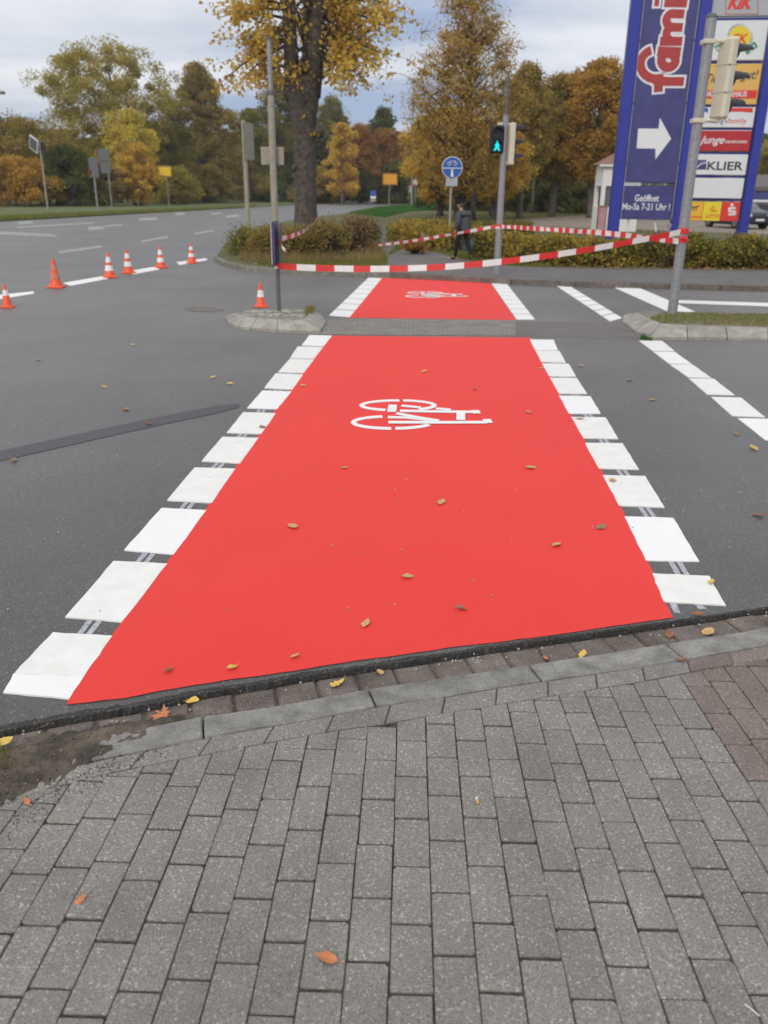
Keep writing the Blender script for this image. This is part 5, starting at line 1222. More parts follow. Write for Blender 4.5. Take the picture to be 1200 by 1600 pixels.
# letters "famila", read upwards; strokes as rings of thick ribbon, white edge below, red above
def ribbon(m_, pl, wd, y, closed=False):
    P = [Vector((p[0], 0, p[1])) for p in pl]; n_ = len(P); A_, B_ = [], []
    for i, p in enumerate(P):
        d = (P[(i + 1) % n_] - P[i - 1]) if closed else (P[min(i + 1, n_ - 1)] - P[max(0, i - 1)]); d.normalize(); q = Vector((-d.z, 0, d.x)) * wd / 2
        A_.append(Vector((p.x + q.x, y, p.z + q.z))); B_.append(Vector((p.x - q.x, y, p.z - q.z)))
    if closed: A_.append(A_[0]); B_.append(B_[0])
    m_.grid([A_, B_])
k4 = 1 / 4 / F * YP * .97      # metres per zoomed pixel (approx)
def zU(x, y): return UV(900 + x / 4, y / 4)
def arcz(cx, cy, r_, a0, a1, n=16): return [(cx + r_ * math.cos(R(a0 + (a1 - a0) * i / n)), cy - r_ * math.sin(R(a0 + (a1 - a0) * i / n))) for i in range(n + 1)]
letters = {
 'letter_f': [([(510, 578), (512, 520), (515, 465)], 50), ([(670, 512), (560, 512), (480, 500)], 46), (arcz(490, 405, 90, 265, 105), 46)],
 'letter_a': [(arcz(573, 380, 44, 0, 360, 24), 48), ([(505, 325), (650, 330)], 50)],
 'letter_m': [([(520, 262), (660, 262)], 46), ([(600, 175), (662, 176)], 44), ([(600, 90), (672, 92)], 44), (arcz(603, 218, 43, 90, 270), 44), (arcz(603, 132, 43, 90, 270), 44)],
 'letter_i': [([(548, 20), (690, 22)], 46), ([(486, 18), (516, 18)], 40)],
 'letter_l': [([(475, -50), (700, -48)], 46)],
 'letter_a_end': [(arcz(615, -140, 50, 0, 360, 24), 48), ([(540, -205), (700, -205)], 46)],
}
for nm, st in letters.items():
    for lay, (extra, mm, y_) in enumerate(((22, 'letter_white', YF), (0, 'letter_red', YF - .006))):
        m_ = MB()
        for si, (pl, wd) in enumerate(st):
            P = [zU(*p) for p in pl]; cl = len(pl) > 20
            if extra and not cl:
                a = Vector(P[0]) - Vector(P[1]); a.normalize(); P = [tuple(Vector(P[0]) + a * extra * .5 * k4)] + P; a = Vector(P[-1]) - Vector(P[-2]); a.normalize(); P = P + [tuple(Vector(P[-1]) + a * extra * .5 * k4)]
            if cl: P = P[:-1]
            ribbon(m_, P, (wd + extra) * k4, y_ - .0006 * si, cl)
        m_.build('lettering' if lay else 'letter_outline', M[mm], pyl)
def text(body, m, parent, x0, x1, z0, z1, y, bold=0.0, shear=0.0, name='lettering', keep=True):
    cu = bpy.data.curves.new('t', 'FONT'); cu.body = body; cu.size = 1; cu.offset = bold; cu.shear = shear; cu.resolution_u = 3; cu.extrude = .0
    to = bpy.data.objects.new('t', cu); COL.objects.link(to); bpy.context.view_layer.update()
    me = bpy.data.meshes.new_from_object(to.evaluated_get(bpy.context.evaluated_depsgraph_get())); bpy.data.objects.remove(to)
    co = np.array([v.co[:] for v in me.vertices]); mn, mxx = co.min(0), co.max(0); n_ = np.zeros_like(co)
    n_[:, 0] = x0 + (co[:, 0] - mn[0]) / (mxx[0] - mn[0]) * (x1 - x0); n_[:, 2] = z0 + (co[:, 1] - mn[1]) / (mxx[1] - mn[1]) * (z1 - z0); n_[:, 1] = y
    me.vertices.foreach_set('co', n_.ravel()); me.materials.clear(); me.materials.append(m); me.name = name; me.update(); return link(name, me, parent)
def ztext(body, m, a, b, y=YF - .002, bold=.02, shear=0.0):
    (x0, z1), (x1, z0) = zU(*a), zU(*b); return text(body, M[m], pyl, x0, x1, z0, z1, y, bold, shear)
ztext('Geöffnet', 'letter_white', (368, 1215), (512, 1260), bold=.015); ztext('Mo-Sa 7-21 Uhr !', 'letter_white', (290, 1268), (580, 1315), bold=.015)
# right-hand shop panels
PA, PB = legs[1] + wl * .45 + .02, legs[2] - wl * .45 - .02
def panel(y0, y1, m, xa=None, xb=None, nm='shop_panel'):
    z1 = zU(950, y0)[1]; z0 = zU(950, y1)[1]; xa_ = PA if xa is None else xa; xb_ = PB if xb is None else xb
    m_ = MB(); m_.box(((xa_ + xb_) / 2, 0, (z0 + z1) / 2), (xb_ - xa_, .2, z1 - z0), bev=.01); return m_.build(nm, M[m], pyl)
m_ = MB()
for yy in (118, 390, 662, 806, 957, 1103, 1250): m_.box(((PA + PB) / 2, .03, zU(950, yy)[1]), (PB - PA, .1, .05))
m_.build('cross_rail', M['blue_leg'], pyl)
panel(-260, 105, 'panel_grey'); panel(132, 380, 'panel_white'); panel(402, 655, 'panel_yellow'); panel(672, 798, 'panel_white'); panel(818, 945, 'panel_red'); panel(966, 1094, 'panel_white'); panel(1114, 1240, 'panel_white')
third = (PB - PA) / 3
panel(1262, 1382, 'amber', PA, PA + third - .01); panel(1262, 1382, 'lemon', PA + third, PA + 2 * third - .01); panel(1262, 1382, 'bright_red', PA + 2 * third, PB)
panel(565, 620, 'bright_red', PA + .01, PB - .03, 'red_strip').location.y = -.005
ztext('KiK', 'bright_red', (950, -20), (1100, 62), shear=.3, bold=.05)
ztext('KLIER', 'letter_dark', (820, 1010), (1034, 1065)); ztext('Junge', 'letter_white', (768, 850), (918, 915), shear=.4, bold=.01); ztext('DIE BÄCKEREI', 'letter_white', (932, 876), (1060, 896))
ztext('family', 'bright_red', (945, 738), (1056, 784), bold=0); ztext("Ernsting's", 'letter_dark', (790, 742), (935, 782), bold=0); ztext('Tierisch', 'letter_dark', (815, 465), (985, 520), shear=.3, bold=.01); ztext('gut!', 'letter_dark', (1030, 440), (1125, 515), shear=.3, bold=.01)
ztext('DAS FUTTERHAUS', 'letter_white', (800, 572), (1058, 608), y=YF - .012)
ztext('LOTTO', 'bright_red', (808, 1338), (888, 1362)); ztext('Postbank', 'bright_red', (704, 1345), (780, 1362), bold=.01)
def blob(cx, cy, r_, m, y=YF - .001, seg=28, name='emblem', a0=0, a1=360, hole=0):
    pts = [(cx + r_ * math.cos(R(a0 + (a1 - a0) * i / seg)), cy - r_ * math.sin(R(a0 + (a1 - a0) * i / seg))) for i in range(seg)]
    m_ = MB(); P = [zU(*p) for p in pts]; m_.poly([(u_, y, z_) for u_, z_ in P]); return m_.build(name, M[m], pyl)
# frame of the KiK panel, sun emblem with teeth and green banner
m_ = MB(); c = [zU(930, -60), zU(1130, -60), zU(1130, 92), zU(930, 92)]
for a, b in zip(c, c[1:] + c[:1]): m_.tube([(a[0], YF, a[1]), (b[0], YF, b[1])], .008, 4)
m_.build('thin_frame', M['bright_red'], pyl)
blob(1020, 232, 66, 'lemon', YF - .003); m_ = MB()
for i in range(40):
    t = math.tau * i / 40; a, b = zU(1020 + 68 * math.cos(t), 232 - 68 * math.sin(t)), zU(1020 + 80 * math.cos(t), 232 - 80 * math.sin(t)); d = .0065
    m_.poly([(a[0] - d, YF - .002, a[1] - d), (a[0] + d, YF - .002, a[1] + d), (b[0] + d, YF - .002, b[1] + d), (b[0] - d, YF - .002, b[1] - d)])
m_.build('sun_teeth', M['letter_dark'], pyl)
ztext('CK', 'bright_red', (968, 215), (1062, 275), y=YF - .005, shear=.2)
for a, b, c, d in (((856, 292), (888, 276), (930, 322), (896, 345)), ((1108, 262), (1130, 296), (1062, 345), (1045, 312))):
    prism_uv([zz4(*a), zz4(*b), zz4(*c), zz4(*d)], YF + .001, .006, M['green_print'], 'banner')
ztext('TER', 'letter_white', (1062, 285), (1112, 325), y=YF - .008); ztext('V', 'letter_white', (870, 292), (892, 318), y=YF - .008)
for x0, x1, mm in ((950, 1098, 'bright_red'), (785, 820, 'sign_blue')):
    prism_uv([zz4(x0, 676), zz4(x1, 676), zz4(x1, 706), zz4((x0 + x1) / 2, 700), zz4(x0, 700)], YF + .001, .004, M[mm], 'colour_stripe')
prism_uv([zz4(752, 1000), zz4(810, 1000), zz4(808, 1060), zz4(748, 1060)], YF + .001, .004, M['blue'], 'emblem'); m_ = MB(); 
for k in range(3): m_.tube([(*(lambda q: (q[0], YF - .006, q[1]))(zU(742 + 4 * k, 1058 - 6 * k)),), (*(lambda q: (q[0], YF - .006, q[1]))(zU(775, 1030 - 6 * k)),), (*(lambda q: (q[0], YF - .006, q[1]))(zU(806, 1020 - 4 * k)),)], .006, 4)
m_.build('emblem_lines', M['panel_white'], pyl)
m_ = MB(); q_ = lambda x, y: (zU(x, y)[0], YF - .004, zU(x, y)[1])
m_.tube([q_(716, 1290), q_(735, 1296), q_(750, 1290), q_(765, 1286)], .014, 5); m_.tube([q_(722 + 14 * math.cos(t), 1306 - 12 * math.sin(t)) if False else q_(735 + 14 * math.cos(t), 1303 - 10 * math.sin(t)) for t in [i * math.tau / 12 for i in range(13)]], .009, 5); m_.build('horn_emblem', M['letter_dark'], pyl)
m_ = MB(); m_.tube([q_(832, 1312), q_(850, 1288), q_(862, 1300), q_(840, 1318), q_(878, 1316)], .012, 5); m_.build('swirl_emblem', M['bright_red'], pyl)
m_ = MB(); 
for x0, x1, yy in ((948, 992, 1300), (944, 962, 1312), (948, 992, 1321), (976, 994, 1330), (946, 992, 1339)): m_.box(((zU(x0, yy)[0] + zU(x1, yy)[0]) / 2, YF - .002, zU(x0, yy)[1]), (zU(x1, yy)[0] - zU(x0, yy)[0], .006, .055))
m_.build('bank_emblem', M['letter_white'], pyl); blob(970, 1280, 10, 'letter_white', YF - .002)

# ------------------------------------------------------------------ kiosk
bK = W(948, 362, VZ); YK = 42; cK = lambda px, py, dy=0: atY(px, py, YK + dy)
x0, x1 = cK(940, 300).x, cK(1000, 300).x; zt_ = cK(945, 258).z; kio = empty('kiosk', (x0, YK, VZ), 0, label='small white kiosk with brown hipped roof left of the pylon', cat='kiosk'); wK = x1 - x0; hK = zt_ - VZ
m_ = MB(); wy0, wy1 = cK(0, 312).z - VZ, cK(0, 279).z - VZ
m_.box((wK / 2, .75, wy0 / 2), (wK, 1.5, wy0)); m_.box((wK / 2, .75, (wy1 + hK) / 2), (wK, 1.5, hK - wy1)); 
for a, b in ((0, .18), (wK - .2, wK)): m_.box(((a + b) / 2, .1, (wy0 + wy1) / 2), (b - a, .2, wy1 - wy0 - .002)); m_.box(((a + b) / 2, 1.4, (wy0 + wy1) / 2), (b - a, .2, wy1 - wy0 - .002))
m_.build('wall', M['wall_white'], kio)
m_ = MB(); m_.box((wK / 2, .16, (wy0 + wy1) / 2), (wK - .4, .03, wy1 - wy0)); wn = m_.build('window', M['glass'], kio)
for q in (.33, .66): m_ = MB(); m_.box((wK * q, .12, (wy0 + wy1) / 2), (.06, .05, wy1 - wy0)); m_.build('frame', M['wall_white'], wn)
m_ = MB(); e_ = .18; rz_ = cK(0, 240).z - VZ; ev = [(-e_, -e_, hK + .04), (wK + e_, -e_, hK + .04), (wK + e_, 1.7, hK + .04), (-e_, 1.7, hK + .04)]; ap = [(wK * .42, .8, rz_ + .45), (wK * .6, .8, rz_ + .45)]
m_.poly([ev[0], ev[1], ap[1], ap[0]]); m_.poly([ev[1], ev[2], ap[1]]); m_.poly([ev[2], ev[3], ap[0], ap[1]]); m_.poly([ev[3], ev[0], ap[0]]); m_.build('roof', M['roof_brown'], kio)
m_ = MB(); m_.box((wK / 2, -.02, hK - .01), (wK + .4, .3, .10)); m_.build('fascia', M['wall_white'], kio)
m_ = MB(); zp0, zp1 = cK(0, 360).z - VZ, cK(0, 328).z - VZ
b0 = W(937, 372, VZ); ps = empty('poster_stand', b0, 0, label='faded pink poster stand in front of the kiosk', cat='sign'); kk = b0.y / F * .97
m_.box((0, 0, (372 - 328) * kk / 2 + .1), (14 * kk, .12, (372 - 330) * kk), bev=.02); m_.build('frame', M['roof_brown'], ps); m_ = MB(); m_.box((0, -.066, (372 - 328) * kk / 2 + .1), (11 * kk, .012, (366 - 330) * kk)); m_.build('poster', mat('faded_pink_poster', (.42, .16, .18), rough=.5, var=.4, scale=6, col2=(.5, .4, .4)), ps)

# ------------------------------------------------------------------ shop building behind, right
YS = 62; cS = lambda px, py: atY(px, py, YS); xl = cS(1166, 300).x; shop = empty('shop_building', (xl, YS, VZ), 0, label='low shop building with blue fascia at the right edge', cat='building')
zr0, zr1, zf = cS(0, 283).z - VZ, cS(0, 268).z - VZ, cS(0, 297).z - VZ
m_ = MB(); m_.box((14, 8, zr0 + .1), (29, 16.6, .25)); m_.poly([(-.5, -.3, zr0 + .23), (28.5, -.3, zr0 + .23), (28.5, 5, zr1 + .5), (-.5, 5, zr1 + .5)]); m_.poly([(-.5, -.3, zr0 + .23), (-.5, 5, zr1 + .5), (-.5, 5, zr0 + .23)]); m_.poly([(-.5, 5, zr1 + .5), (28.5, 5, zr1 + .5), (28.5, 16, zr1 + .5), (-.5, 16, zr1 + .5)]); m_.build('roof', M['roof_grey'], shop)
m_ = MB(); m_.box((14, 0, (zr0 + zf) / 2 - .05), (28, .4, zr0 - zf)); m_.build('fascia', M['blue'], shop); m_ = MB(); m_.box((14, -.22, zf - .1), (28, .06, .14)); m_.build('fascia_line', M['panel_white'], shop)
m_ = MB(); m_.box((14, 8, (zf - .2) / 2), (27.6, 15, zf - .2)); m_.build('wall', M['wall_white'], shop)
for k in range(9):
    m_ = MB(); m_.box((1.5 + 3 * k, .46, (zf - .3) / 2 + .1), (2.7, .06, zf - .6)); wn = m_.build('window', M['glass'], shop); m_ = MB(); m_.box((1.5 + 3 * k, .42, (zf - .3) / 2 + .1), (.07, .06, zf - .6)); m_.build('frame', M['steel_dark'], wn)
# ------------------------------------------------------------------ cars
def car(label, loc, rz, paint='carpaint', group=None):
    root = empty('parked_car', loc, rz, label=label, cat='car', group=group)
    # cross sections along y (nose at y=-2.1): half width, floor, beltline, top half width, top z
    sec = [(-2.12, .55, .35, .62, .5, .66), (-2.05, .80, .24, .70, .72, .78), (-1.75, .86, .2, .80, .76, .90), (-1.25, .88, .2, .88, .78, .99), (-.95, .89, .2, .93, .74, 1.06), (-.35, .89, .2, .95, .62, 1.42), (.2, .89, .2, .96, .63, 1.49), (.9, .89, .2, .96, .62, 1.47), (1.5, .88, .22, .96, .60, 1.36), (1.85, .86, .25, .95, .66, 1.05), (2.05, .78, .32, .80, .60, .85)]
    rows = []
    for y, hw, zf_, zb3, tw, tz in sec:
        rows.append([(-hw * .9, y, zf_), (-hw, y, zf_ + .12), (-hw, y, (zf_ + zb3) / 2 + .05), (-hw * .97, y, zb3), (-tw, y, tz - .05 if tz > zb3 + .1 else tz), (-tw * .8, y, tz), (0, y, tz + .02), (tw * .8, y, tz), (tw, y, tz - .05 if tz > zb3 + .1 else tz), (hw * .97, y, zb3), (hw, y, (zf_ + zb3) / 2 + .05), (hw, y, zf_ + .12), (hw * .9, y, zf_)])
    m_ = MB(); m_.grid(rows); m_.poly(rows[0]); m_.poly(rows[-1][::-1]); o = m_.build('body', M[paint], root, smooth=True)
    def glass(pts): m_ = MB(); m_.poly(pts); m_.build('window', M['glass'], root)
    glass([(-.70, -.93, 1.09), (.70, -.93, 1.09), (.57, -.40, 1.415), (-.57, -.40, 1.415)]); glass([(.60, 1.56, 1.34), (-.60, 1.56, 1.34), (-.66, 1.86, 1.09), (.66, 1.86, 1.09)])
    for s_ in (-1, 1):
        a = [(s_ * .895, -.75, 1.0), (s_ * .895, .25, 1.0), (s_ * .68, .25, 1.41), (s_ * .68, -.2, 1.39)]; glass(a if s_ < 0 else a[::-1])
        a = [(s_ * .895, .33, 1.0), (s_ * .895, 1.3, 1.0), (s_ * .68, 1.2, 1.36), (s_ * .68, .33, 1.41)]; glass(a if s_ < 0 else a[::-1])
        m_ = MB(); m_.box((s_ * .62, -2.03, .70), (.34, .16, .16), rz=s_ * .45, bev=.04); m_.build('headlight', M['lamp_glass'], root)
        m_ = MB(); m_.box((s_ * 1.0, -.72, 1.02), (.2, .12, .14), bev=.04); m_.build('mirror', M[paint], root)
        for y in (-1.3, 1.25):
            m_ = MB(); m_.tube([(s_ * .70, y, .31), (s_ * .91, y, .31)], .31, 20); w_ = m_.build('wheel', M['tyre'], root); m_ = MB(); m_.tube([(s_ * .90, y, .31), (s_ * .925, y, .31)], .2, 16); m_.build('rim', M['rim'], w_)
    m_ = MB(); m_.box((0, -2.1, .62), (.62, .06, .12), bev=.02); m_.build('grille', M['black'], root); m_ = MB(); m_.box((0, -2.12, .38), (1.1, .06, .16), bev=.02); m_.build('bumper_intake', M['black'], root); m_ = MB(); m_.box((0, -2.165, .48), (.5, .02, .11)); m_.build('number_plate', M['panel_white'], root)
    return root
bc = W(1166, 358, VZ); c1 = car('dark grey hatchback parked facing the camera behind the pylon leg', (bc.x, bc.y + 1.6, VZ), R(12))
bc2 = W(699, 322.5, .08); copy_tree(c1, (bc2.x, bc2.y, 0), R(70), 'tiny dark car on the far road behind the walker')

# ------------------------------------------------------------------ person
def skin(name, verts, edges, radii, m, parent, root_i=0, sub=2, smooth=True):
    me = bpy.data.meshes.new(name); me.from_pydata([tuple(v) for v in verts], edges, []); o = link(name, me, parent); me.materials.append(m)
    md = o.modifiers.new('skin', 'SKIN'); md.use_smooth_shade = smooth
    for i, r_ in enumerate(radii): d = me.skin_vertices[0].data[i]; d.radius = (r_, r_) if not hasattr(r_, '__len__') else r_; d.use_root = (i == root_i)
    if sub: s_ = o.modifiers.new('sub', 'SUBSURF'); s_.levels = sub; s_.render_levels = sub
    dg = bpy.context.evaluated_depsgraph_get(); me2 = bpy.data.meshes.new_from_object(o.evaluated_get(dg)); o.modifiers.clear(); o.data = me2; me2.name = name
    for p in me2.polygons: p.use_smooth = True
    return o
skin_m = mat('skin', (.42, .25, .18), rough=.6, var=.05, scale=10); coat = mat('dark_grey_coat', (.07, .07, .08), rough=.9, var=.15, scale=14, bump=.3, bscale=60)
trou = mat('black_trousers', (.014, .014, .017), rough=.9, var=.2, scale=12); hair = mat('grey_brown_hair', (.09, .065, .05), rough=.8, var=.3, scale=60); shoe = mat('black_shoes', (.015, .014, .013), rough=.5)
bP = W(722, 406, VZ + .006); hP = atY(722, 316, bP.y).z - bP.z
# local frame: walks towards -x and away (+y); built 1.70 tall then scaled
person = empty('person', bP, R(-38), label='person in a dark grey coat and black trousers walking away left', cat='person')
sc = hP / 1.70
person.scale = (sc, sc, sc)
fwd = -1   # forward is -x
V3 = Vector
body_v = [V3((0, 0, .93)), V3((-.01, 0, 1.08)), V3((-.03, 0, 1.24)), V3((-.07, 0, 1.38)), V3((-.10, 0, 1.46)), V3((-.13, 0, 1.52)), V3((-.15, 0, 1.61)),   # 0-6
          V3((-.07, -.17, 1.37)), V3((-.02, -.27, 1.12)), V3((-.10, -.285, .90)), V3((-.12, -.285, .84)),       # left arm 7-10
          V3((-.07, .17, 1.37)), V3((-.02, .27, 1.12)), V3((.0, .285, .88)), V3((.0, .285, .82)),        # right arm 11-14
          V3((-.02, -.09, .88)), V3((-.17, -.10, .50)), V3((-.20, -.10, .11)), V3((-.30, -.10, .05)),            # front leg 15-18
          V3((.02, .09, .88)), V3((.10, .10, .50)), V3((.30, .10, .16)), V3((.25, .10, .05))]           # rear leg 19-22
body_e = [(0, 1), (1, 2), (2, 3), (3, 4), (4, 5), (5, 6), (3, 7), (7, 8), (8, 9), (9, 10), (3, 11), (11, 12), (12, 13), (13, 14), (0, 15), (15, 16), (16, 17), (17, 18), (0, 19), (19, 20), (20, 21), (21, 22)]
body_r = [.10, .09, .09, .08, .05, .06, .095, .06, .045, .033, .028, .06, .045, .033, .028, .085, .058, .04, .035, .085, .058, .04, .035]
skin('body', body_v, body_e, body_r, skin_m, person)
# coat over torso and arms
cv = [V3((.0, 0, .76)), V3((.0, 0, .93)), V3((-.01, 0, 1.1)), V3((-.035, 0, 1.26)), V3((-.07, 0, 1.38)), V3((-.095, 0, 1.45)), V3((-.07, -.2, 1.35)), V3((-.015, -.28, 1.12)), V3((-.10, -.285, .90)), V3((-.07, .2, 1.35)), V3((-.015, .28, 1.12)), V3((.0, .285, .89))]
ce = [(0, 1), (1, 2), (2, 3), (3, 4), (4, 5), (4, 6), (6, 7), (7, 8), (4, 9), (9, 10), (10, 11)]
cr_ = [(.27, .22), (.25, .21), (.235, .2), (.23, .2), (.18, .16), .085, .11, .09, .07, .11, .09, .07]
skin('coat', cv, ce, [(a if hasattr(a, '__len__') else (a, a)) for a in cr_], coat, person)
tv = [V3((0, 0, .92)), V3((-.02, -.09, .84)), V3((-.17, -.10, .50)), V3((-.205, -.10, .075)), V3((.02, .09, .84)), V3((.10, .10, .50)), V3((.30, .10, .13))]
skin('trousers', tv, [(0, 1), (1, 2), (2, 3), (0, 4), (4, 5), (5, 6)], [.14, .10, .075, .06, .10, .075, .06], trou, person)
for px_, pz_, tx, tz in ((-.19, .06, -.36, .035), (.31, .12, .22, .035)):
    yy = -.10 if px_ < 0 else .10; skin('shoe', [V3((px_, yy, pz_)), V3(((px_ + tx) / 2, yy, (pz_ + tz) / 2)), V3((tx, yy, tz))], [(0, 1), (1, 2)], [.05, .05, .038], shoe, person)
skin('hair', [V3((-.135, 0, 1.665)), V3((-.115, 0, 1.60)), V3((-.105, 0, 1.54))], [(0, 1), (1, 2)], [.082, .095, .06], hair, person)
m_ = MB()
for s_ in (-1, 1): m_.disc((-.16, s_ * .093, 1.60), (0, 1, 0), .028, .018, 10)
m_.tube([(-.235, 0, 1.63), (-.272, 0, 1.595), (-.235, 0, 1.585)], [.008, .016, .01], 6); m_.build('ear_and_nose', skin_m, person)
m_ = MB()
for s_ in (-1, 1): m_.disc((-.232, s_ * .033, 1.628), (1, 0, 0), .011, .01, 8)
m_.box((-.236, 0, 1.565), (.01, .05, .01)); m_.build('eyes_and_mouth', M['letter_dark'], person)
for hx_, hy_, hz_ in ((-.125, -.285, .81), (0, .285, .79)):
    m_ = MB(); m_.box((hx_, hy_, hz_), (.075, .03, .09), bev=.012)
    for k in range(4):
        x = hx_ - .028 + .019 * k; ln = (.06, .072, .068, .052)[k]; m_.tube([(x, hy_, hz_ - .035), (x, hy_ + .004, hz_ - .035 - ln * .6), (x, hy_ - .014, hz_ - .035 - ln)], [.0095, .009, .007], 6)
    m_.tube([(hx_ - .035, hy_, hz_ + .01), (hx_ - .055, hy_ - .01, hz_ - .03), (hx_ - .05, hy_ - .018, hz_ - .055)], [.011, .01, .008], 6); m_.build('hand', skin_m, person)
# bag in the right hand, its own thing
hb = person.matrix_basis @ V3((0, .265, .75)); Mb = Matrix.LocRotScale(Vector(bP), Matrix.Rotation(R(-38), 3, 'Z').to_quaternion(), Vector((sc, sc, sc))); hb = Mb @ V3((0.02, .285, .745))
bag = empty('shopping_bag', hb, R(-20), label='grey green shopping bag in the walking person\'s hand', cat='bag'); m_ = MB()
rows = []
for z, hw_, hd_ in ((-.10, .14, .03), (-.16, .165, .06), (-.28, .175, .075), (-.38, .165, .07), (-.41, .14, .05)):
    rows.append([(hw_ * math.copysign(abs(math.cos(t)) ** .6, math.cos(t)), hd_ * math.copysign(abs(math.sin(t)) ** .6, math.sin(t)), z) for t in [i * math.tau / 20 for i in range(21)]])
m_.grid(rows[::-1]); m_.poly(rows[-1][:-1]); m_.build('bag_body', mat('grey_green_fabric', (.09, .12, .12), rough=.8, var=.2, scale=8), bag, smooth=True)
for s_ in (-1, 1): m_ = MB(); m_.tube([(-.09, s_ * .025, -.11), (-.05, s_ * .015, -.02), (0, 0, .0), (.05, s_ * .015, -.02), (.09, s_ * .025, -.11)], .006, 6); m_.build('handle', M['steel_dark'], bag)

# ------------------------------------------------------------------ fallen leaves and litter
def leaf_shape(kind, s):
    if kind == 'maple':
        pts = []; sp_ = [(90, 1), (70, .55), (52, .95), (35, .5), (15, .9), (-15, .45), (-45, .6), (-80, .3)]
        pts = [(math.cos(R(a)) * r_, math.sin(R(a)) * r_) for a, r_ in sp_] + [(-math.cos(R(a)) * r_, math.sin(R(a)) * r_) for a, r_ in sp_[::-1][:-1]]
    elif kind == 'lobed': pts = [(0, 1), (.3, .8), (.28, .55), (.55, .45), (.35, .15), (.5, -.1), (.25, -.4), (.1, -.8), (-.1, -.8), (-.28, -.4), (-.5, -.15), (-.3, .1), (-.55, .4), (-.28, .5), (-.3, .85)]
    else: pts = [(0, 1), (.25, .75), (.48, .35), (.5, -.05), (.36, -.45), (0, -.75), (-.36, -.45), (-.5, -.05), (-.48, .35), (-.25, .75)]
    return [(x * s, y * s) for x, y in pts]
def fallen(px, py, sz, mi, kind, where, label, rz=None):
    f_ = {'road': lambda: WR(px, py) + Vector((0, 0, .012)), 'pave': lambda: WP(px, py, .004), 'gut': lambda: WP(px, py, -.012)}[where]; p = f_()
    pl = leaf_shape(kind, sz); m_ = MB(); curl = random.uniform(.2, .6); 
    top = []; c0 = Vector((0, 0, 0))
    jit = [(x * random.uniform(.85, 1.12), y * random.uniform(.85, 1.12)) for x, y in pl]
    n_ = len(jit); m_.v = [(0, 0, .0)] + [(x, y, curl * (x * x) / sz + .25 * curl * abs(y) ** 2 / sz + random.uniform(-.04, .07) * sz) for x, y in jit]
    m_.f = [(0, i + 1, (i + 1) % n_ + 1) for i in range(n_)]; m_.m = [0] * n_
    m_.tube([(0, 0, .001), (0, -.75 * sz, .06 * sz), (.1 * sz, -1.25 * sz, .2 * sz)], [.0009, .0008, .0006], 4)
    o = m_.build('fallen_leaf', LEAFM[mi]); o.location = p; o.rotation_euler = (random.uniform(-.25, .25), random.uniform(-.2, .2), rz if rz is not None else random.uniform(0, math.tau))
    return tag(o, label, 'leaf', 'fallen leaves on the crossing and pavement')
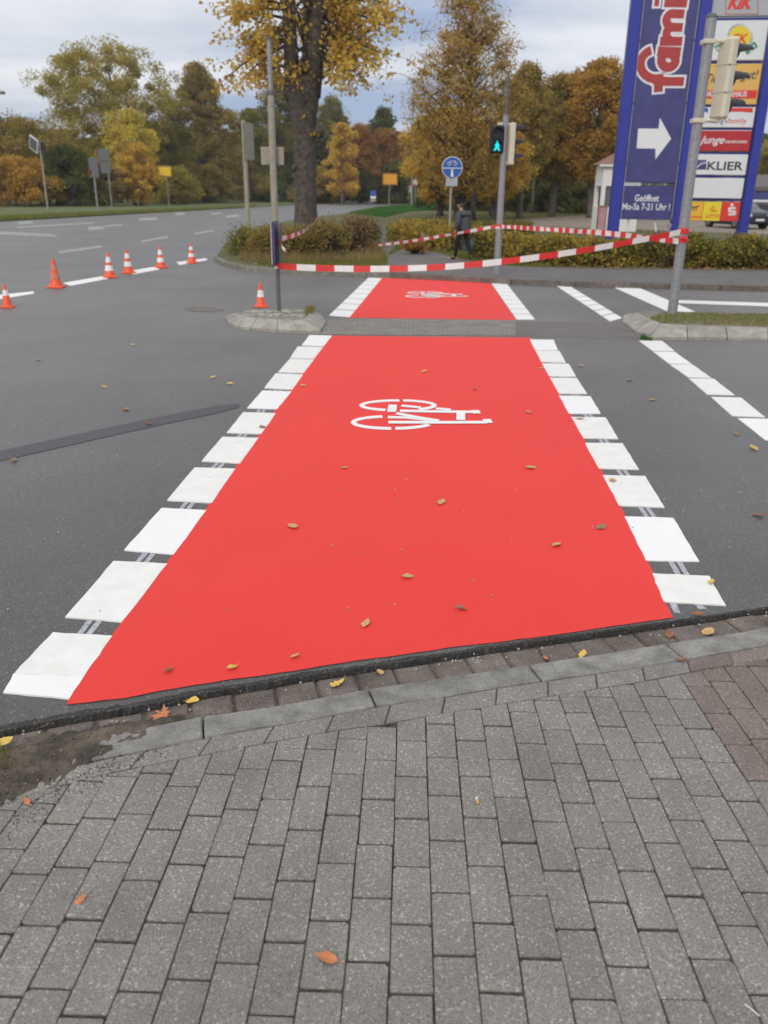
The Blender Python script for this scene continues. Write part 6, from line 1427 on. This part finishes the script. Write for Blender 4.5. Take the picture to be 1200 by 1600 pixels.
LV = [(662, 582, .05, 2, 'o', 'road', 'yellow leaf on the red lane above the bicycle symbol'), (742, 610, .035, 1, 'o', 'road', 'dark leaf on the red lane up right of the bicycle symbol'), (473, 604, .04, 0, 'o', 'road', 'pale leaf at the left edge of the red lane level with the fourth block'),
 (826, 646, .05, 3, 'o', 'road', 'rusty leaf on the red lane right of the bicycle symbol'), (828, 733, .05, 0, 'o', 'road', 'tan leaf on the red lane below right of the bicycle symbol'), (538, 733, .03, 0, 'o', 'road', 'tiny tan leaf on the red lane below left of the bicycle symbol'),
 (690, 787, .045, 0, 'lobed', 'road', 'tan leaf in the very middle of the red lane'), (457, 825, .045, 0, 'o', 'road', 'flat tan leaf in the left half of the red lane'), (938, 827, .042, 4, 'o', 'road', 'tan leaf on the red lane closest to the right blocks'),
 (870, 854, .042, 0, 'o', 'road', 'light tan leaf on the red lane lower right'), (636, 904, .04, 0, 'o', 'road', 'tan leaf in the lower middle of the red lane'), (721, 954, .034, 4, 'o', 'road', 'dull brown leaf low on the red lane'),
 (572, 977, .036, 0, 'o', 'road', 'pale tan leaf low on the red lane left of the dull brown leaf'), (460, 1029, .024, 0, 'o', 'road', 'tiny tan leaf close to the asphalt edge'), (364, 1046, .03, 2, 'o', 'road', 'pale yellow leaf with stalk near the lower red edge'),
 (263, 1051, .024, 1, 'o', 'road', 'small dark leaf at the bottom left of the red lane'),
 (208, 540, .045, 0, 'o', 'road', 'tan leaf on the grey road left of the island, farthest of its group'), (60, 563, .045, 3, 'o', 'road', 'rusty leaf on the grey road near the left edge'), (333, 591, .042, 2, 'o', 'road', 'pale leaf on grey road before the left blocks, upper of two'),
 (360, 601, .042, 2, 'o', 'road', 'pale leaf on grey road before the left blocks, lower of two'), (163, 606, .038, 0, 'o', 'road', 'tan leaf on the grey road above the dark seam'), (197, 641, .05, 3, 'o', 'road', 'orange leaf just above the dark seam'),
 (232, 664, .04, 1, 'o', 'road', 'brown leaf lying on the dark seam'), (22, 721, .045, 4, 'o', 'road', 'dull leaf below the dark seam at the left edge'), (410, 669, .05, 4, 'o', 'road', 'grey brown leaf between dark seam and white block'),
 (907, 573, .045, 0, 'o', 'road', 'tan leaf between the two right dashed rows, farthest'), (983, 595, .05, 0, 'o', 'road', 'small tan leaf between the two right dashed rows'), (1020, 626, .048, 0, 'o', 'road', 'pale leaf beside the far right dashed row'),
 (1150, 679, .045, 4, 'o', 'road', 'dull leaf near the lower dash of the far right row'), (1178, 703, .055, 0, 'o', 'road', 'tan leaf at the right edge below the dashes'), (1186, 808, .045, 1, 'o', 'road', 'dark red leaf at the right edge on the grey road'),
 (906, 656, .045, 3, 'o', 'road', 'small leaf on the sixth white block of the right row'), (957, 753, .045, 0, 'o', 'road', 'small leaf on the eighth white block of the right row'), (1111, 912, .032, 2, 'lobed', 'road', 'yellow leaf on the corner of the nearest right block'),
 (845, 577, .04, 0, 'o', 'road', 'small tan leaf at the right border of the red lane'),
 (256, 1119, .052, 3, 'maple', 'gut', 'big rusty maple leaf in the gutter'), (300, 1095, .034, 2, 'o', 'gut', 'pale yellow round leaf in the gutter right of the maple leaf'), (72, 1132, .028, 0, 'o', 'gut', 'small tan leaf at the asphalt edge bottom left'),
 (528, 1068, .042, 2, 'lobed', 'gut', 'bright yellow lobed leaf in the gutter'), (594, 1051, .03, 0, 'o', 'gut', 'narrow tan leaf in the gutter right of the yellow lobed leaf'), (27, 1181, .036, 3, 'lobed', 'pave', 'pinkish tan leaf on the dirt at left'),
 (4, 1160, .04, 2, 'o', 'pave', 'yellow leaf cut by the left picture edge'), (910, 1023, .032, 2, 'lobed', 'gut', 'orange leaf in the gutter against the kerb'), (1046, 991, .042, 1, 'o', 'gut', 'brown leaf in the gutter, left of two close ones'),
 (1105, 988, .042, 0, 'o', 'gut', 'tan orange leaf in the gutter, right of two close ones'), (1064, 1030, .038, 1, 'o', 'pave', 'brown leaf lying on the kerbstone joint'), (852, 1027, .024, 3, 'o', 'gut', 'small pinkish leaf in the gutter'),
 (1091, 963, .035, 1, 'lobed', 'road', 'brown leaf at the asphalt edge under the nearest right block'), (912, 992 + 1, .02, 0, 'o', 'gut', 'tiny tan leaf at the asphalt edge above the gutter'),
 (126, 1406, .022, 3, 'lobed', 'pave', 'small orange leaf on the pavers lower left'), (513, 1498, .03, 3, 'o', 'pave', 'largest orange brown leaf on the pavers at the bottom'), (42, 1252, .02, 3, 'lobed', 'pave', 'rusty shred of leaf where dirt meets the pavers')]
for l_ in LV: fallen(*l_)
p = WP(746, 1251, .008); m_ = MB(); m_.tube([(0, -.012, 0), (0, .004, 0)], .0038, 10, 0); m_.tube([(0, .0041, 0), (0, .013, 0)], .0037, 10, 1); o = m_.build('cigarette_butt', [M['butt_filter'], M['butt_paper']]); o.location = p; o.rotation_euler = (0, 0, .1); tag(o, 'cigarette butt lying on a paver right of the middle', 'cigarette butt')
p = WP(1175, 1578, .005); m_ = MB(); m_.tube([(-.010, .014, 0), (0, 0, .001), (.010, -.014, 0)], .0014, 6); o = m_.build('white_stick', M['panel_white']); o.location = p; tag(o, 'thin white stick on the pavers in the bottom right corner', 'stick')
m_ = MB(); 
for x, y in ((785, 1388), (930, 1331), (63, 1280), (293, 1232), (905, 1250), (660, 1420), (840, 1080)):
    p = WP(x, y, .004); m_.box(p, (.006, .005, .004), rz=random.uniform(0, 3))
for k in range(60):
    p = WR(random.uniform(0, 1200), random.uniform(560, 960)); m_.box(p + Vector((0, 0, .008)), (.007, .006, .005), rz=random.uniform(0, 3))
for k in range(90):
    x = random.uniform(0, 1200); i = int(np.searchsorted([q[0] for q in EDGE_PX], x)); y = EDGE_PX[i][1] + random.uniform(4, 26); p = WP(x, y, -.016); m_.box(p, (.007, .006, .005), rz=random.uniform(0, 3))
o = m_.build('grit', stone_mat('pale_grit', (.4, .38, .34))); tag(o, 'tiny pale grit grains scattered on road and pavement', kind='stuff')

# ------------------------------------------------------------------ damp autumn air
mb = MB(); mb.box((0, 200, 22), (800, 560, 46.4)); hz = mb.build('haze', M['glass']); hm = bpy.data.materials.new('damp_air'); hm.use_nodes = True; ht = hm.node_tree; ht.nodes.clear()
pv = ht.nodes.new('ShaderNodeVolumePrincipled'); pv.inputs['Color'].default_value = (.93, .95, 1, 1); pv.inputs['Density'].default_value = .0004; pv.inputs['Anisotropy'].default_value = .2
ho = ht.nodes.new('ShaderNodeOutputMaterial'); ht.links.new(pv.outputs[0], ho.inputs['Volume']); hz.data.materials.clear(); hz.data.materials.append(hm); tag(hz, 'thin damp haze over the whole place', kind='stuff')
